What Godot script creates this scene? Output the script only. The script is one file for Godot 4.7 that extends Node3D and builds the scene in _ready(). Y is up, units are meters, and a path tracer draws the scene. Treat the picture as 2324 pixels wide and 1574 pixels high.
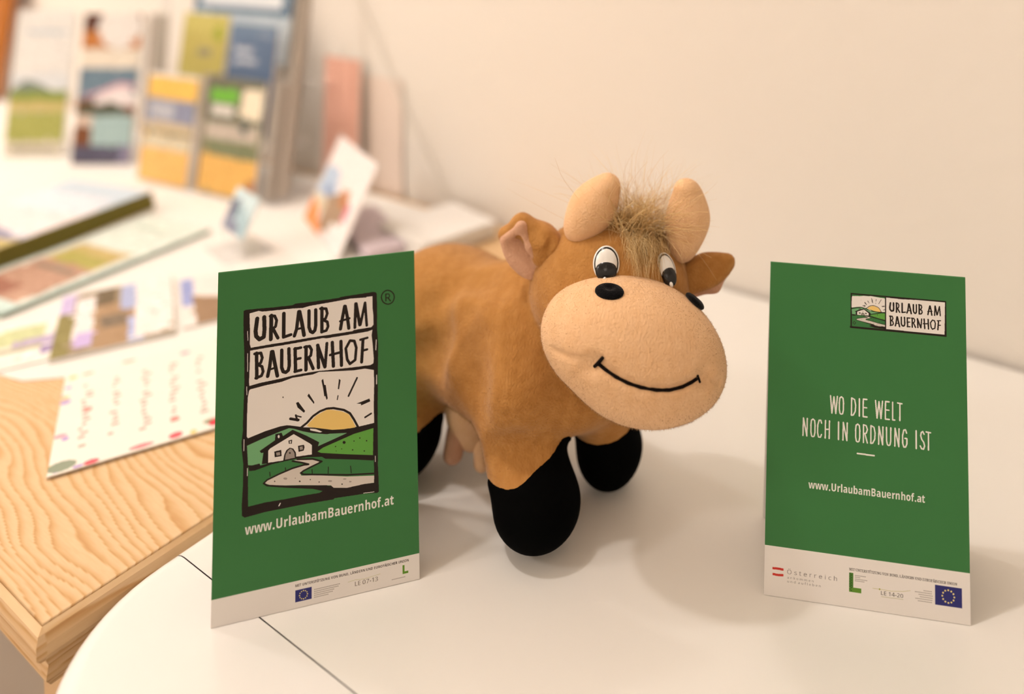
extends Node3D
# A plush cow between two green tent cards on a white table, leaflets on a wooden table behind.
const TABLE := 0.75            # height of both table tops
const YAW := 31.5              # the camera's heading in the room, degrees
const FOC := 1750.0            # focal length in pixels of the 2324 x 1574 frame
const PX := 1428.9             # principal point (the lens is shifted)
const PY := -39.5
const EYE := Vector3(0, 0.35, 0)
# The picture on the cards, traced flat in tenths of a millimetre: colour, pen width (0 = filled), count, points.
const LOGO := [
	[0,0,44,125,206,135,202,184,203,272,207,364,208,379,202,451,203,598,201,609,197,778,192,791,196,796,205,797,280,796,393,801,469,797,639,797,691,795,778,794,881,794,1052,793,1078,796,1146,797,1213,789,1218,706,1207,580,1198,569,1207,436,1202,337,1202,241,1202,145,1209,132,1198,131,1149,135,1053,135,956,127,890,125,850,131,792,130,768,132,669,134,569,131,408,127,336,125,264],
	[1,0,28,154,222,198,215,215,221,272,223,364,225,415,229,451,223,579,217,658,212,740,217,742,214,773,214,773,277,777,315,777,364,765,376,709,377,675,378,668,383,598,384,524,385,452,386,309,391,273,391,162,395,157,376,157,304,155,268],
	[1,0,25,159,409,239,406,309,405,401,402,517,397,535,401,672,398,746,396,771,390,767,419,772,465,777,540,775,564,760,571,671,569,524,563,499,561,452,561,367,564,310,570,206,576,158,583,156,565,158,484,159,448],
	[1,0,25,162,600,191,597,233,592,313,587,366,575,467,574,498,566,605,578,675,585,731,585,777,599,778,671,775,775,776,868,697,873,604,866,411,827,341,805,308,805,236,816,155,836,149,827,149,738,151,639,157,606],
	[2,0,16,438,824,448,812,485,781,522,767,539,761,570,768,611,782,646,801,653,813,666,836,682,871,673,878,604,871,563,866,502,848,451,833],
	[0,11,10,411,827,438,810,468,782,502,764,536,756,570,759,622,777,653,799,673,833,694,875],
	[0,0,10,510,611,518,604,524,636,531,637,536,674,541,705,535,713,529,691,524,694,519,657],
	[0,0,4,598,616,606,625,598,670,592,666],
	[0,5,2,593,700,589,720],
	[0,9,2,690,626,646,711],
	[0,0,4,447,666,474,713,473,723,440,677],
	[0,0,5,384,703,395,699,429,750,423,758,392,727],
	[0,13,2,357,776,396,789],
	[0,9,2,383,763,392,791],
	[0,6,2,383,765,409,776],
	[0,0,5,686,756,753,741,757,756,710,769,709,760],
	[0,9,2,730,832,761,818],
	[0,0,6,323,665,322,669,319,668,318,664,319,660,322,661],
	[3,0,14,151,871,220,851,308,830,354,820,384,832,418,848,468,866,536,881,638,894,604,908,495,936,462,983,215,978,157,965],
	[0,13,11,143,849,156,848,236,827,315,812,351,814,411,832,468,859,536,876,604,879,690,881,774,880],
	[1,0,5,453,841,482,848,515,867,502,868,455,850],
	[4,0,8,490,960,519,945,604,923,673,905,772,893,769,1028,638,1000,509,970],
	[0,14,5,488,943,570,921,652,898,690,888,773,883],
	[0,0,6,631,940,627,946,619,945,615,937,619,931,627,932],
	[0,0,6,583,952,581,954,578,954,577,951,578,948,582,949],
	[0,0,6,613,969,612,971,609,970,608,968,609,966,612,967],
	[0,0,6,669,984,667,987,664,986,662,983,664,980,668,981],
	[0,0,6,676,941,674,944,671,943,670,940,671,938,674,938],
	[0,0,6,706,931,704,934,700,933,699,930,701,927,704,928],
	[0,0,6,740,951,739,954,735,953,733,950,735,947,739,948],
	[0,0,6,728,1000,726,1002,723,1002,721,998,723,996,726,996],
	[0,0,6,585,974,584,976,582,975,581,973,582,972,584,972],
	[5,0,12,157,973,251,974,462,977,502,981,773,1050,774,1115,773,1175,519,1163,436,1160,337,1160,240,1157,160,1161],
	[0,0,19,159,970,212,967,215,978,251,974,462,972,502,971,570,991,655,1012,771,1031,771,1055,672,1032,529,1002,512,989,435,978,385,976,336,978,270,981,190,996,162,994],
	[0,0,16,211,907,284,868,285,839,315,837,322,855,368,832,378,838,435,872,499,916,490,942,492,975,462,972,251,974,222,972,229,918,218,918],
	[1,0,9,252,971,252,912,260,904,374,854,455,915,463,924,463,969,385,966,323,973],
	[1,0,8,306,854,305,860,301,862,298,859,296,852,298,847,301,845,305,848],
	[0,0,4,281,922,314,920,316,950,283,950],
	[6,0,4,289,929,308,929,309,944,292,944],
	[0,0,5,395,915,424,915,427,927,423,943,398,945],
	[6,0,4,403,921,418,921,419,937,404,937],
	[0,0,4,349,881,366,880,365,899,350,897],
	[1,0,4,354,885,361,885,360,896,355,896],
	[0,0,7,324,974,329,946,339,926,355,917,372,924,385,946,387,971],
	[6,0,7,332,971,335,947,347,928,358,922,368,928,378,947,380,970],
	[0,0,6,360,943,358,947,354,946,351,942,354,938,358,939],
	[7,0,27,369,982,392,982,468,995,499,1010,495,1014,455,1029,422,1039,405,1046,412,1062,485,1074,638,1109,774,1130,773,1165,723,1162,637,1164,563,1150,558,1137,402,1106,337,1095,265,1080,237,1066,245,1055,290,1041,369,1022,422,1017,448,1014,418,1000],
	[0,8,11,392,980,468,992,512,1012,502,1016,455,1030,422,1041,409,1049,422,1058,502,1074,638,1101,770,1119],
	[0,8,11,369,984,412,999,447,1014,422,1013,369,1019,303,1035,248,1052,232,1065,249,1079,337,1100,536,1136],
	[0,0,15,232,1069,265,1082,402,1109,559,1139,570,1151,637,1164,723,1162,775,1166,775,1212,569,1202,469,1176,516,1156,469,1137,337,1106,249,1083],
	[0,4,2,260,1017,262,1037],
	[0,4,2,335,1010,336,1023],
	[0,4,2,464,1042,465,1062],
	[0,4,2,544,1045,543,1076],
	[0,4,2,655,1061,658,1095],
	[0,0,6,287,1066,286,1069,283,1068,281,1065,283,1062,286,1063],
	[6,0,6,345,1064,340,1068,330,1066,324,1060,329,1056,340,1058],
	[0,0,6,409,1089,406,1092,402,1091,399,1087,402,1084,406,1085],
	[0,0,6,458,1090,457,1093,454,1092,453,1089,454,1087,457,1087],
	[0,0,6,502,1110,500,1112,497,1112,496,1109,497,1107,500,1107],
	[6,0,6,564,1117,558,1120,547,1118,541,1113,547,1110,558,1112],
	[6,0,6,635,1120,630,1122,621,1121,616,1117,621,1115,630,1117],
	[6,0,6,660,1138,656,1141,649,1140,646,1136,649,1133,656,1134],
	[0,0,6,616,1142,614,1144,610,1144,608,1140,610,1138,614,1139],
	[0,0,6,384,1070,383,1072,382,1071,381,1069,382,1067,383,1067],
	[1,3,2,145,310,148,357],
	[1,3,2,147,421,149,511],
	[1,4,2,791,445,788,497],
	[1,4,2,791,628,791,672],
	[1,3,2,145,584,147,625],
	[1,4,2,791,627,790,673],
	[1,3,2,136,838,136,893],
	[1,3,2,154,979,154,1015],
	[1,3,2,780,1034,780,1063],
	[1,5,2,312,1175,305,1186],
	[1,3,2,719,1206,773,1210],
	[0,20,7,191,253,184,315,187,341,203,359,224,350,227,314,225,250],
	[0,19,2,260,247,258,367],
	[0,14,5,254,249,276,251,286,275,281,305,264,317],
	[0,16,2,269,316,293,365],
	[0,18,2,321,245,321,363],
	[0,15,2,320,365,357,357],
	[0,17,3,395,245,385,332,374,366],
	[0,19,3,399,246,412,310,422,369],
	[0,11,2,385,334,414,330],
	[0,17,7,446,248,446,330,454,354,466,362,476,352,480,331,480,247],
	[0,17,2,511,242,511,365],
	[0,14,5,504,244,533,248,539,274,530,299,517,304],
	[0,14,5,517,304,539,317,543,341,534,361,510,365],
	[0,17,3,628,248,614,319,606,363],
	[0,17,3,631,249,642,308,649,365],
	[0,11,2,604,323,653,314],
	[0,15,2,680,366,685,242],
	[0,17,2,687,243,706,355],
	[0,14,2,709,355,734,244],
	[0,14,2,734,244,742,363],
	[0,17,2,190,426,193,549],
	[0,14,5,181,428,211,428,218,453,211,477,196,484],
	[0,14,5,196,484,217,496,223,522,215,542,188,549],
	[0,17,3,263,429,254,505,245,549],
	[0,18,3,268,430,280,495,292,554],
	[0,10,2,254,517,281,512],
	[0,17,7,312,429,312,514,320,537,333,543,345,535,350,511,347,427],
	[0,17,2,378,431,381,545],
	[0,14,2,375,432,407,430],
	[0,13,2,380,485,405,483],
	[0,14,2,377,546,408,543],
	[0,17,2,432,429,432,546],
	[0,14,5,425,430,450,429,460,449,456,477,439,489],
	[0,16,2,445,487,468,545],
	[0,17,2,491,430,495,544],
	[0,17,2,490,430,527,545],
	[0,15,2,537,427,528,545],
	[0,17,2,564,426,570,548],
	[0,17,2,608,427,611,550],
	[0,13,2,553,489,612,482],
	[0,14,8,655,430,677,435,687,471,681,533,654,549,640,525,633,467,655,430],
	[0,16,2,722,433,714,549],
	[0,12,2,708,433,745,428],
	[0,12,2,720,491,743,488],
	[0,6,17,889,235,886,248,879,259,867,266,854,267,841,262,830,253,823,240,820,226,823,212,831,201,842,194,855,193,868,198,879,207,887,220,889,235],
	[0,6,2,844,212,844,248],
	[0,5,5,844,213,859,213,865,224,859,233,845,232],
	[0,6,2,855,233,868,251]]
const INK := ["1c120c", "ebe6e0", "ecca78", "71ab78", "5fa243", "38753f", "9e948c", "d4ccc2", "c83a30", "2d2f72", "8c8580", "e8dcae"]

var mats := {}
var rng := RandomNumberGenerator.new()
var cam_basis: Basis
var stock := {}

# ---------------------------------------------------------------- helpers
func hexc(i) -> Color:
	return Color(INK[i]) if i is int else Color(i)

func from_cam(v: Vector3) -> Vector3:          # heading frame (x right, z to the viewer, y above the table) -> room
	return Basis(Vector3.UP, deg_to_rad(YAW)) * v + Vector3(0, TABLE, 0)

func ray_dir(u: float, v: float) -> Vector3:   # in the heading frame
	return Basis(Vector3.RIGHT, -0.0752) * (Basis(Vector3.BACK, 0.0121) * Vector3((u - PX) / FOC, -(v - PY) / FOC, -1.0))

func at(u: float, v: float, z: float) -> Vector3:
	var d := ray_dir(u, v)
	return EYE + d * (z / d.z)

func numbered(called: String) -> String:
	var n: int = stock.get(called, 0)
	stock[called] = n + 1
	return called if n == 0 else "%s_%03d" % [called, n]

func tag(o: Node3D, label: String, category: String, group := "") -> Node3D:
	o.set_meta("label", label)
	o.set_meta("category", category)
	if group:
		o.set_meta("group", group)
	return o

func thing(called: String, label: String, category: String, t := Transform3D(), group := "") -> Node3D:
	var o := Node3D.new()
	o.name = numbered(called)
	add_child(o)
	o.transform = t
	return tag(o, label, category, group)

func part(called: String, m: Mesh, mat, parent: Node, t := Transform3D()) -> MeshInstance3D:
	var o := MeshInstance3D.new()
	o.name = called
	o.mesh = m
	o.transform = t
	if mat is Array:
		for i in mat.size():
			o.set_surface_override_material(i, mat[i])
	else:
		for i in m.get_surface_count():
			o.set_surface_override_material(i, mat)
	parent.add_child(o, true)
	return o

func struct(called: String, m: Mesh, mat, t := Transform3D(), label := "") -> MeshInstance3D:
	var o := part(called, m, mat, self, t)
	o.set_meta("kind", "structure")
	if label:
		o.set_meta("label", label)
	return o

func material(c, rough := 0.6, spec := 0.4) -> StandardMaterial3D:
	var m := StandardMaterial3D.new()
	m.albedo_color = hexc(c)
	m.roughness = rough
	m.metallic_specular = spec
	return m

func noise_tex(freq: float, size: int, c0: Color, c1: Color, octaves := 4, sd := 1) -> NoiseTexture2D:
	var n := FastNoiseLite.new()
	n.seed = sd
	n.frequency = freq
	n.fractal_octaves = octaves
	var t := NoiseTexture2D.new()
	t.width = size
	t.height = size
	t.seamless = true
	t.noise = n
	var g := Gradient.new()
	g.set_color(0, c0)
	g.set_color(1, c1)
	t.color_ramp = g
	return t

func velour(c: String, dark: String, tile := 14.0, sheen := 0.35) -> StandardMaterial3D:
	var m := StandardMaterial3D.new()
	m.albedo_texture = noise_tex(0.035, 256, Color(dark), Color(c), 5, 3)
	m.roughness = 0.95
	m.metallic_specular = 0.15
	m.rim_enabled = true
	m.rim = sheen
	m.rim_tint = 0.7
	m.uv1_triplanar = true
	m.uv1_scale = Vector3.ONE * tile
	m.heightmap_enabled = true
	m.heightmap_texture = noise_tex(0.16, 256, Color.BLACK, Color.WHITE, 3, 9)
	m.heightmap_scale = 0.05
	return m

# ---------------------------------------------------------------- drawing print into an Image
func fill_poly(im: Image, pts: PackedVector2Array, c: Color) -> void:
	var y0 := 1e9
	var y1 := -1e9
	for q in pts:
		y0 = minf(y0, q.y)
		y1 = maxf(y1, q.y)
	var n := pts.size()
	for y in range(maxi(0, int(floor(y0))), mini(im.get_height() - 1, int(ceil(y1))) + 1):
		var yc := y + 0.5
		var xs: Array[float] = []
		for i in n:
			var a := pts[i]
			var b := pts[(i + 1) % n]
			if (a.y <= yc) != (b.y <= yc):
				xs.append(a.x + (b.x - a.x) * (yc - a.y) / (b.y - a.y))
		xs.sort()
		for k in range(0, xs.size() - 1, 2):
			var x0 := int(round(xs[k]))
			var x1 := int(round(xs[k + 1]))
			if x1 > x0:
				im.fill_rect(Rect2i(x0, y, x1 - x0, 1), c)

func disc(im: Image, q: Vector2, r: float, c: Color, ry := 0.0) -> void:
	var pts := PackedVector2Array()
	for i in 12:
		pts.append(q + Vector2(cos(i * TAU / 12) * r, sin(i * TAU / 12) * (ry if ry > 0.0 else r)))
	fill_poly(im, pts, c)

func pen(im: Image, pts: PackedVector2Array, w: float, c: Color, round_ends := true) -> void:
	for i in pts.size() - 1:
		var n := (pts[i + 1] - pts[i]).normalized().orthogonal() * w * 0.5
		fill_poly(im, PackedVector2Array([pts[i] + n, pts[i + 1] + n, pts[i + 1] - n, pts[i] - n]), c)
	for i in pts.size():
		if round_ends or (i > 0 and i < pts.size() - 1):
			disc(im, pts[i], w * 0.5, c)

func rect(im: Image, x: float, y: float, w: float, h: float, c) -> void:
	im.fill_rect(Rect2i(int(x), int(y), maxi(1, int(w)), maxi(1, int(h))), hexc(c))

func draw_logo(im: Image, from: int, to: int, src: Rect2, dst: Rect2, pen_scale: float) -> void:
	for i in range(from, to):
		var o: Array = LOGO[i]
		var pts := PackedVector2Array()
		for k in int(o[2]):
			var q := Vector2(o[3 + 2 * k], o[4 + 2 * k])
			pts.append(dst.position + (q - src.position) / src.size * dst.size)
		if o[1] > 0:
			pen(im, pts, o[1] * pen_scale, hexc(o[0]), true)
		else:
			fill_poly(im, pts, hexc(o[0]))

func write(im: Image, s: String, x0: float, x1: float, base: float, cap: float, c: Color, bold := false, serif := false) -> void:
	var f := SystemFont.new()
	f.font_names = PackedStringArray(["Droid Serif" if serif else "Droid Sans"])
	f.font_weight = 700 if bold else 400
	var hi := _letters(f, "H")
	var top := 0.0
	for q in hi:
		top = maxf(top, q.y)
	var low := 1e9
	for q in hi:
		low = minf(low, q.y)
	var tri := _letters(f, s)
	if tri.is_empty():
		return
	var lo := 1e9
	var right := -1e9
	for q in tri:
		lo = minf(lo, q.x)
		right = maxf(right, q.x)
	for i in range(0, tri.size(), 3):
		var t := PackedVector2Array()
		for k in 3:
			t.append(Vector2(x0 + (tri[i + k].x - lo) / (right - lo) * (x1 - x0), base - (tri[i + k].y - low) / (top - low) * cap))
		fill_poly(im, t, c)

func _letters(f: Font, s: String) -> PackedVector3Array:
	var t := TextMesh.new()
	t.font = f
	t.font_size = 48
	t.pixel_size = 0.02
	t.depth = 0.0
	t.curve_step = 1.0
	t.vertical_alignment = VERTICAL_ALIGNMENT_BOTTOM
	t.text = s
	var out := PackedVector3Array()
	if t.get_surface_count() == 0:
		return out
	var a := t.surface_get_arrays(0)
	var v: PackedVector3Array = a[Mesh.ARRAY_VERTEX]
	if a[Mesh.ARRAY_INDEX] == null:
		return v
	for i in a[Mesh.ARRAY_INDEX]:
		out.append(v[i])
	return out

func printed(im: Image, rough := 0.45, spec := 0.4) -> StandardMaterial3D:
	var m := StandardMaterial3D.new()
	m.albedo_texture = ImageTexture.create_from_image(im)
	m.roughness = rough
	m.metallic_specular = spec
	m.texture_repeat = false
	return m

func sheet(w: int, h: int, c) -> Image:
	var im := Image.create(w, h, false, Image.FORMAT_RGBA8)
	im.fill(hexc(c))
	return im

# a simple picture for a leaflet: rows of [colour, x0, y0, x1, y1] or [colour, [points]] in per cent, with blotches to break them up
func picture(w: int, h: int, ground, ops: Array, blotch := 0, sd := 1) -> Image:
	var im := sheet(w, h, ground)
	for o in ops:
		if o.size() == 5:
			rect(im, o[1] * w / 100.0, o[2] * h / 100.0, (o[3] - o[1]) * w / 100.0, (o[4] - o[2]) * h / 100.0, o[0])
		elif o.size() == 3:
			var q: Array = o[1]
			disc(im, Vector2(q[0] * w / 100.0, q[1] * h / 100.0), o[2] * w / 100.0, hexc(o[0]))
		else:
			var pts := PackedVector2Array()
			var a: Array = o[1]
			for k in range(0, a.size(), 2):
				pts.append(Vector2(a[k] * w / 100.0, a[k + 1] * h / 100.0))
			fill_poly(im, pts, hexc(o[0]))
	rng.seed = sd
	for k in blotch:
		var x := rng.randi_range(0, w - 1)
		var y := rng.randi_range(0, h - 1)
		var c := im.get_pixel(x, y)
		var e := rng.randf_range(-0.09, 0.09)
		disc(im, Vector2(x + rng.randf_range(-4, 4), y + rng.randf_range(-4, 4)), rng.randf_range(1.0, 3.5), Color(clampf(c.r + e, 0, 1), clampf(c.g + e, 0, 1), clampf(c.b + e, 0, 1)))
	return im

# ---------------------------------------------------------------- mesh helpers
func quad(st: SurfaceTool, a: Vector3, b: Vector3, c: Vector3, d: Vector3, ua := Vector2.ZERO, ub := Vector2.ZERO, uc := Vector2.ZERO, ud := Vector2.ZERO) -> void:
	# a b c d clockwise seen from the front
	var n := (c - a).cross(b - a).normalized()
	for t in [[a, ua], [b, ub], [c, uc], [a, ua], [c, uc], [d, ud]]:
		st.set_normal(n)
		st.set_uv(t[1])
		st.add_vertex(t[0])

func start() -> SurfaceTool:
	var st := SurfaceTool.new()
	st.begin(Mesh.PRIMITIVE_TRIANGLES)
	return st

# a panel in the xy plane: x -w/2..w/2, y 0..h, front at z = t; surface 0 is the printed front, surface 1 the rest
func panel(w: float, h: float, t: float, bow := 0.0) -> ArrayMesh:
	var n := 10 if bow != 0.0 else 1
	var st := start()
	var sb := start()
	for i in n:
		var a := float(i) / n
		var b := float(i + 1) / n
		var x0 := (a - 0.5) * w
		var x1 := (b - 0.5) * w
		var z0 := bow * (1.0 - pow(2.0 * a - 1.0, 2))
		var z1 := bow * (1.0 - pow(2.0 * b - 1.0, 2))
		quad(st, Vector3(x0, 0, z0 + t), Vector3(x0, h, z0 + t), Vector3(x1, h, z1 + t), Vector3(x1, 0, z1 + t), Vector2(a, 1), Vector2(a, 0), Vector2(b, 0), Vector2(b, 1))
		quad(sb, Vector3(x1, 0, z1), Vector3(x1, h, z1), Vector3(x0, h, z0), Vector3(x0, 0, z0))
		quad(sb, Vector3(x0, h, z0 + t), Vector3(x0, h, z0), Vector3(x1, h, z1), Vector3(x1, h, z1 + t))
		quad(sb, Vector3(x0, 0, z0), Vector3(x0, 0, z0 + t), Vector3(x1, 0, z1 + t), Vector3(x1, 0, z1))
	quad(sb, Vector3(-w / 2, 0, 0), Vector3(-w / 2, h, 0), Vector3(-w / 2, h, t), Vector3(-w / 2, 0, t))
	quad(sb, Vector3(w / 2, 0, t), Vector3(w / 2, h, t), Vector3(w / 2, h, 0), Vector3(w / 2, 0, 0))
	var m := st.commit()
	return sb.commit(m)

func block(s: Vector3, bev := 0.002) -> ArrayMesh:   # a box with chamfered edges, centred
	var st := start()
	var h := s * 0.5
	var pts := {}
	for sx in [-1, 1]:
		for sy in [-1, 1]:
			for sz in [-1, 1]:
				var k := Vector3i(sx, sy, sz)
				pts[k] = [Vector3(sx * h.x, sy * (h.y - bev), sz * (h.z - bev)), Vector3(sx * (h.x - bev), sy * h.y, sz * (h.z - bev)), Vector3(sx * (h.x - bev), sy * (h.y - bev), sz * h.z)]
	var out := func(a: Vector3, b: Vector3, c: Vector3, d: Vector3):
		var n := (c - a).cross(b - a)
		if n.dot(a + b + c + d) < 0.0:
			quad(st, d, c, b, a)
		else:
			quad(st, a, b, c, d)
	for ax in 3:
		var b1 := (ax + 1) % 3
		var b2 := (ax + 2) % 3
		for sg in [-1, 1]:
			var q: Array[Vector3] = []
			for e in [[-1, -1], [-1, 1], [1, 1], [1, -1]]:
				var k := Vector3i.ZERO
				k[ax] = sg
				k[b1] = e[0]
				k[b2] = e[1]
				q.append(pts[k][ax])
			out.call(q[0], q[1], q[2], q[3])
		for e in [[-1, -1], [-1, 1], [1, 1], [1, -1]]:
			var k0 := Vector3i.ZERO
			k0[ax] = -1
			k0[b1] = e[0]
			k0[b2] = e[1]
			var k1 := k0
			k1[ax] = 1
			out.call(pts[k0][b1], pts[k1][b1], pts[k1][b2], pts[k0][b2])
	for k in pts:
		var q: Array = pts[k]
		var n: Vector3 = (q[2] - q[0]).cross(q[1] - q[0])
		var ord := [q[0], q[1], q[2]] if n.dot(q[0]) > 0.0 else [q[2], q[1], q[0]]
		var nn := Vector3(k).normalized()
		for v in ord:
			st.set_normal(nn)
			st.set_uv(Vector2.ZERO)
			st.add_vertex(v)
	return st.commit()

# a slab from an outline (x, z) listed anticlockwise seen from above, with its own rounding radius at every corner
func slab(outline: PackedVector2Array, round_r: PackedFloat32Array, thick: float, uvs := 1.0, own := {}) -> ArrayMesh:
	var n := outline.size()
	var nor := PackedVector2Array()
	for i in n:
		var a := (outline[i] - outline[(i + n - 1) % n]).normalized()
		var b := (outline[(i + 1) % n] - outline[i]).normalized()
		var na := Vector2(a.y, -a.x)
		var nb := Vector2(b.y, -b.x)
		nor.append((na + nb) / maxf(0.3, 1.0 + na.dot(nb)))
	var area := 0.0
	for i in n:
		area += outline[i].cross(outline[(i + 1) % n])
	var sgn := 1.0 if area > 0.0 else -1.0
	for i in own:                # corners where only one of the two edges is rounded
		nor[i] = own[i] * sgn
	var rings: Array = []
	for k in 7:
		var ang := k / 6.0 * PI / 2
		var ring := PackedVector3Array()
		for i in n:
			var r := round_r[i]
			var q := outline[i] - nor[i] * sgn * r * (1.0 - sin(ang))
			ring.append(Vector3(q.x, -r * (1.0 - cos(ang)), q.y))
		rings.append(ring)
	var low := PackedVector3Array()
	for i in n:
		low.append(Vector3(outline[i].x, -thick, outline[i].y))
	rings.append(low)
	var st := start()
	st.set_smooth_group(0)
	var top: PackedVector3Array = rings[0]
	var flat := PackedVector2Array()
	for q in top:
		flat.append(Vector2(q.x, q.z))
	var tri := Geometry2D.triangulate_polygon(flat)
	for s in [0, 1]:
		for i in range(0, tri.size(), 3):
			var q := [top[tri[i]], top[tri[i + 1]], top[tri[i + 2]]]
			if ((q[2] - q[0]).cross(q[1] - q[0]).y < 0.0) != (s == 1):
				q = [q[2], q[1], q[0]]
			for v in q:
				st.set_normal(Vector3.UP if s == 0 else Vector3.DOWN)
				st.set_uv(Vector2(v.x, v.z) * uvs)
				st.add_vertex(v if s == 0 else Vector3(v.x, -thick, v.z))
	for k in rings.size() - 1:
		for i in n:
			var j := (i + 1) % n
			var c := [rings[k][i], rings[k][j], rings[k + 1][j], rings[k + 1][i]]
			var ns: Array = []
			for e in [[i, k], [j, k], [j, k + 1], [i, k + 1]]:
				var ang: float = minf(e[1], 6) / 6.0 * PI / 2
				var nn: Vector2 = nor[e[0]].normalized() * sgn
				ns.append(Vector3(nn.x * sin(ang), cos(ang), nn.y * sin(ang)).normalized())
			var flip: bool = (c[2] - c[0]).cross(c[1] - c[0]).dot(ns[0] + ns[2]) < 0.0
			for t in ([0, 3, 2, 0, 2, 1] if flip else [0, 1, 2, 0, 2, 3]):
				st.set_normal(ns[t])
				st.set_uv(Vector2(c[t].x + c[t].y, c[t].z + c[t].y) * uvs)
				st.add_vertex(c[t])
	return st.commit()

# a profile (out, up) swept straight along an axis, ends cut at 45 degrees where asked
func moulding(prof: PackedVector2Array, a: Vector3, b: Vector3, outdir: Vector3, cut_a: float, cut_b: float) -> ArrayMesh:
	var st := start()
	var dir := (b - a).normalized()
	var n := prof.size()
	for i in n - 1:
		var p := prof[i]
		var q := prof[i + 1]
		var v := [a + outdir * p.x + Vector3.UP * p.y - dir * p.x * cut_a, b + outdir * p.x + Vector3.UP * p.y + dir * p.x * cut_b, b + outdir * q.x + Vector3.UP * q.y + dir * q.x * cut_b, a + outdir * q.x + Vector3.UP * q.y - dir * q.x * cut_a]
		var e := q - p
		var nn := (outdir * -e.y + Vector3.UP * e.x).normalized()
		if (v[2] - v[0]).cross(v[1] - v[0]).dot(nn) < 0.0:
			v = [v[3], v[2], v[1], v[0]]
		var uv: Array = []
		for w in v:
			uv.append(Vector2((w - a).dot(dir) * 1.3, w.y * 3.0 + w.dot(outdir)))
		quad(st, v[0], v[1], v[2], v[3], uv[0], uv[1], uv[2], uv[3])
	for e in [[a, -cut_a, -dir], [b, cut_b, dir]]:
		var cap := PackedVector3Array()
		for p in prof:
			cap.append(e[0] + outdir * p.x + Vector3.UP * p.y + dir * p.x * e[1])
		var tri := Geometry2D.triangulate_polygon(prof)
		for i in range(0, tri.size(), 3):
			var q := [cap[tri[i]], cap[tri[i + 1]], cap[tri[i + 2]]]
			if (q[2] - q[0]).cross(q[1] - q[0]).dot(e[2]) < 0.0:
				q = [q[2], q[1], q[0]]
			for v in q:
				st.set_normal(e[2])
				st.set_uv(Vector2(v.x, v.y))
				st.add_vertex(v)
	return st.commit()

func tube(pts: PackedVector3Array, r: PackedFloat32Array, sides := 8) -> ArrayMesh:
	var st := start()
	_tube(st, pts, r, sides)
	st.index()
	return st.commit()

func _tube(st: SurfaceTool, pts: PackedVector3Array, r: PackedFloat32Array, sides: int, col := Color.WHITE) -> void:
	var n := pts.size()
	var up := Vector3(0.3, 1, 0.2).normalized()
	var rings: Array = []
	for i in n:
		var d := (pts[mini(i + 1, n - 1)] - pts[maxi(i - 1, 0)]).normalized()
		var x := d.cross(up).normalized()
		if x.length() < 0.1:
			x = d.cross(Vector3.RIGHT).normalized()
		var y := x.cross(d)
		up = y
		var ring: Array = []
		for k in sides:
			var o := x * cos(k * TAU / sides) + y * sin(k * TAU / sides)
			ring.append([pts[i] + o * r[i], o])
		rings.append(ring)
	for i in n - 1:
		for k in sides:
			var j := (k + 1) % sides
			for q in [rings[i][k], rings[i + 1][j], rings[i + 1][k], rings[i][k], rings[i][j], rings[i + 1][j]]:
				st.set_color(col)
				st.set_normal(q[1])
				st.add_vertex(q[0])
	for e in [[0, 1], [n - 1, -1]]:
		var ring: Array = rings[e[0]]
		var d: Vector3 = (pts[e[0]] - pts[e[0] + e[1]]).normalized()
		for k in range(1, sides - 1):
			for q in ([0, k + 1, k] if e[1] > 0 else [0, k, k + 1]):
				st.set_color(col)
				st.set_normal(d)
				st.add_vertex(ring[q][0])

func lathe(prof: PackedVector2Array, sides := 32) -> ArrayMesh:   # (radius, height)
	var st := start()
	st.set_smooth_group(0)
	for i in prof.size() - 1:
		for k in sides:
			var a := k * TAU / sides
			var b := (k + 1) * TAU / sides
			var v := [Vector3(cos(a) * prof[i].x, prof[i].y, sin(a) * prof[i].x), Vector3(cos(a) * prof[i + 1].x, prof[i + 1].y, sin(a) * prof[i + 1].x), Vector3(cos(b) * prof[i + 1].x, prof[i + 1].y, sin(b) * prof[i + 1].x), Vector3(cos(b) * prof[i].x, prof[i].y, sin(b) * prof[i].x)]
			for t in [0, 1, 2, 0, 2, 3]:
				st.add_vertex(v[t])
	st.index()
	st.generate_normals()
	return st.commit()

func ball(t: Transform3D, r: Vector3, mesh: SphereMesh) -> Transform3D:
	return Transform3D(t.basis.scaled_local(r * 2.0), t.origin)

# ---------------------------------------------------------------- soft solids: a field of blended ellipsoids and tapered capsules
class Blob:
	var kind := 0              # 0 ellipsoid, 1 capsule
	var c := Vector3.ZERO
	var turn := Basis()
	var r := Vector3.ONE
	var b := Vector3.ZERO
	var ra := 0.0
	var rb := 0.0
	var k := 0.01              # blend
	var cut := false           # taken away instead of added
	func dist(p: Vector3) -> float:
		if kind == 0:
			var q := turn * (p - c)
			var k0 := (q / r).length()
			var k1 := (q / (r * r)).length()
			return k0 * (k0 - 1.0) / k1 if k1 > 1e-9 else -minf(r.x, minf(r.y, r.z))
		var ba := b - c
		var t := clampf((p - c).dot(ba) / ba.length_squared(), 0.0, 1.0)
		return (p - c - ba * t).length() - lerpf(ra, rb, t)

func egg(c: Vector3, r: Vector3, basis := Basis(), k := 0.012, cut := false) -> Blob:
	var e := Blob.new()
	e.c = c
	e.r = r
	e.turn = basis.orthonormalized().transposed()
	e.k = k
	e.cut = cut
	return e

func limb(a: Vector3, ra: float, b: Vector3, rb: float, k := 0.012, cut := false) -> Blob:
	var e := Blob.new()
	e.kind = 1
	e.c = a
	e.b = b
	e.ra = ra
	e.rb = rb
	e.k = k
	e.cut = cut
	return e

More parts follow.
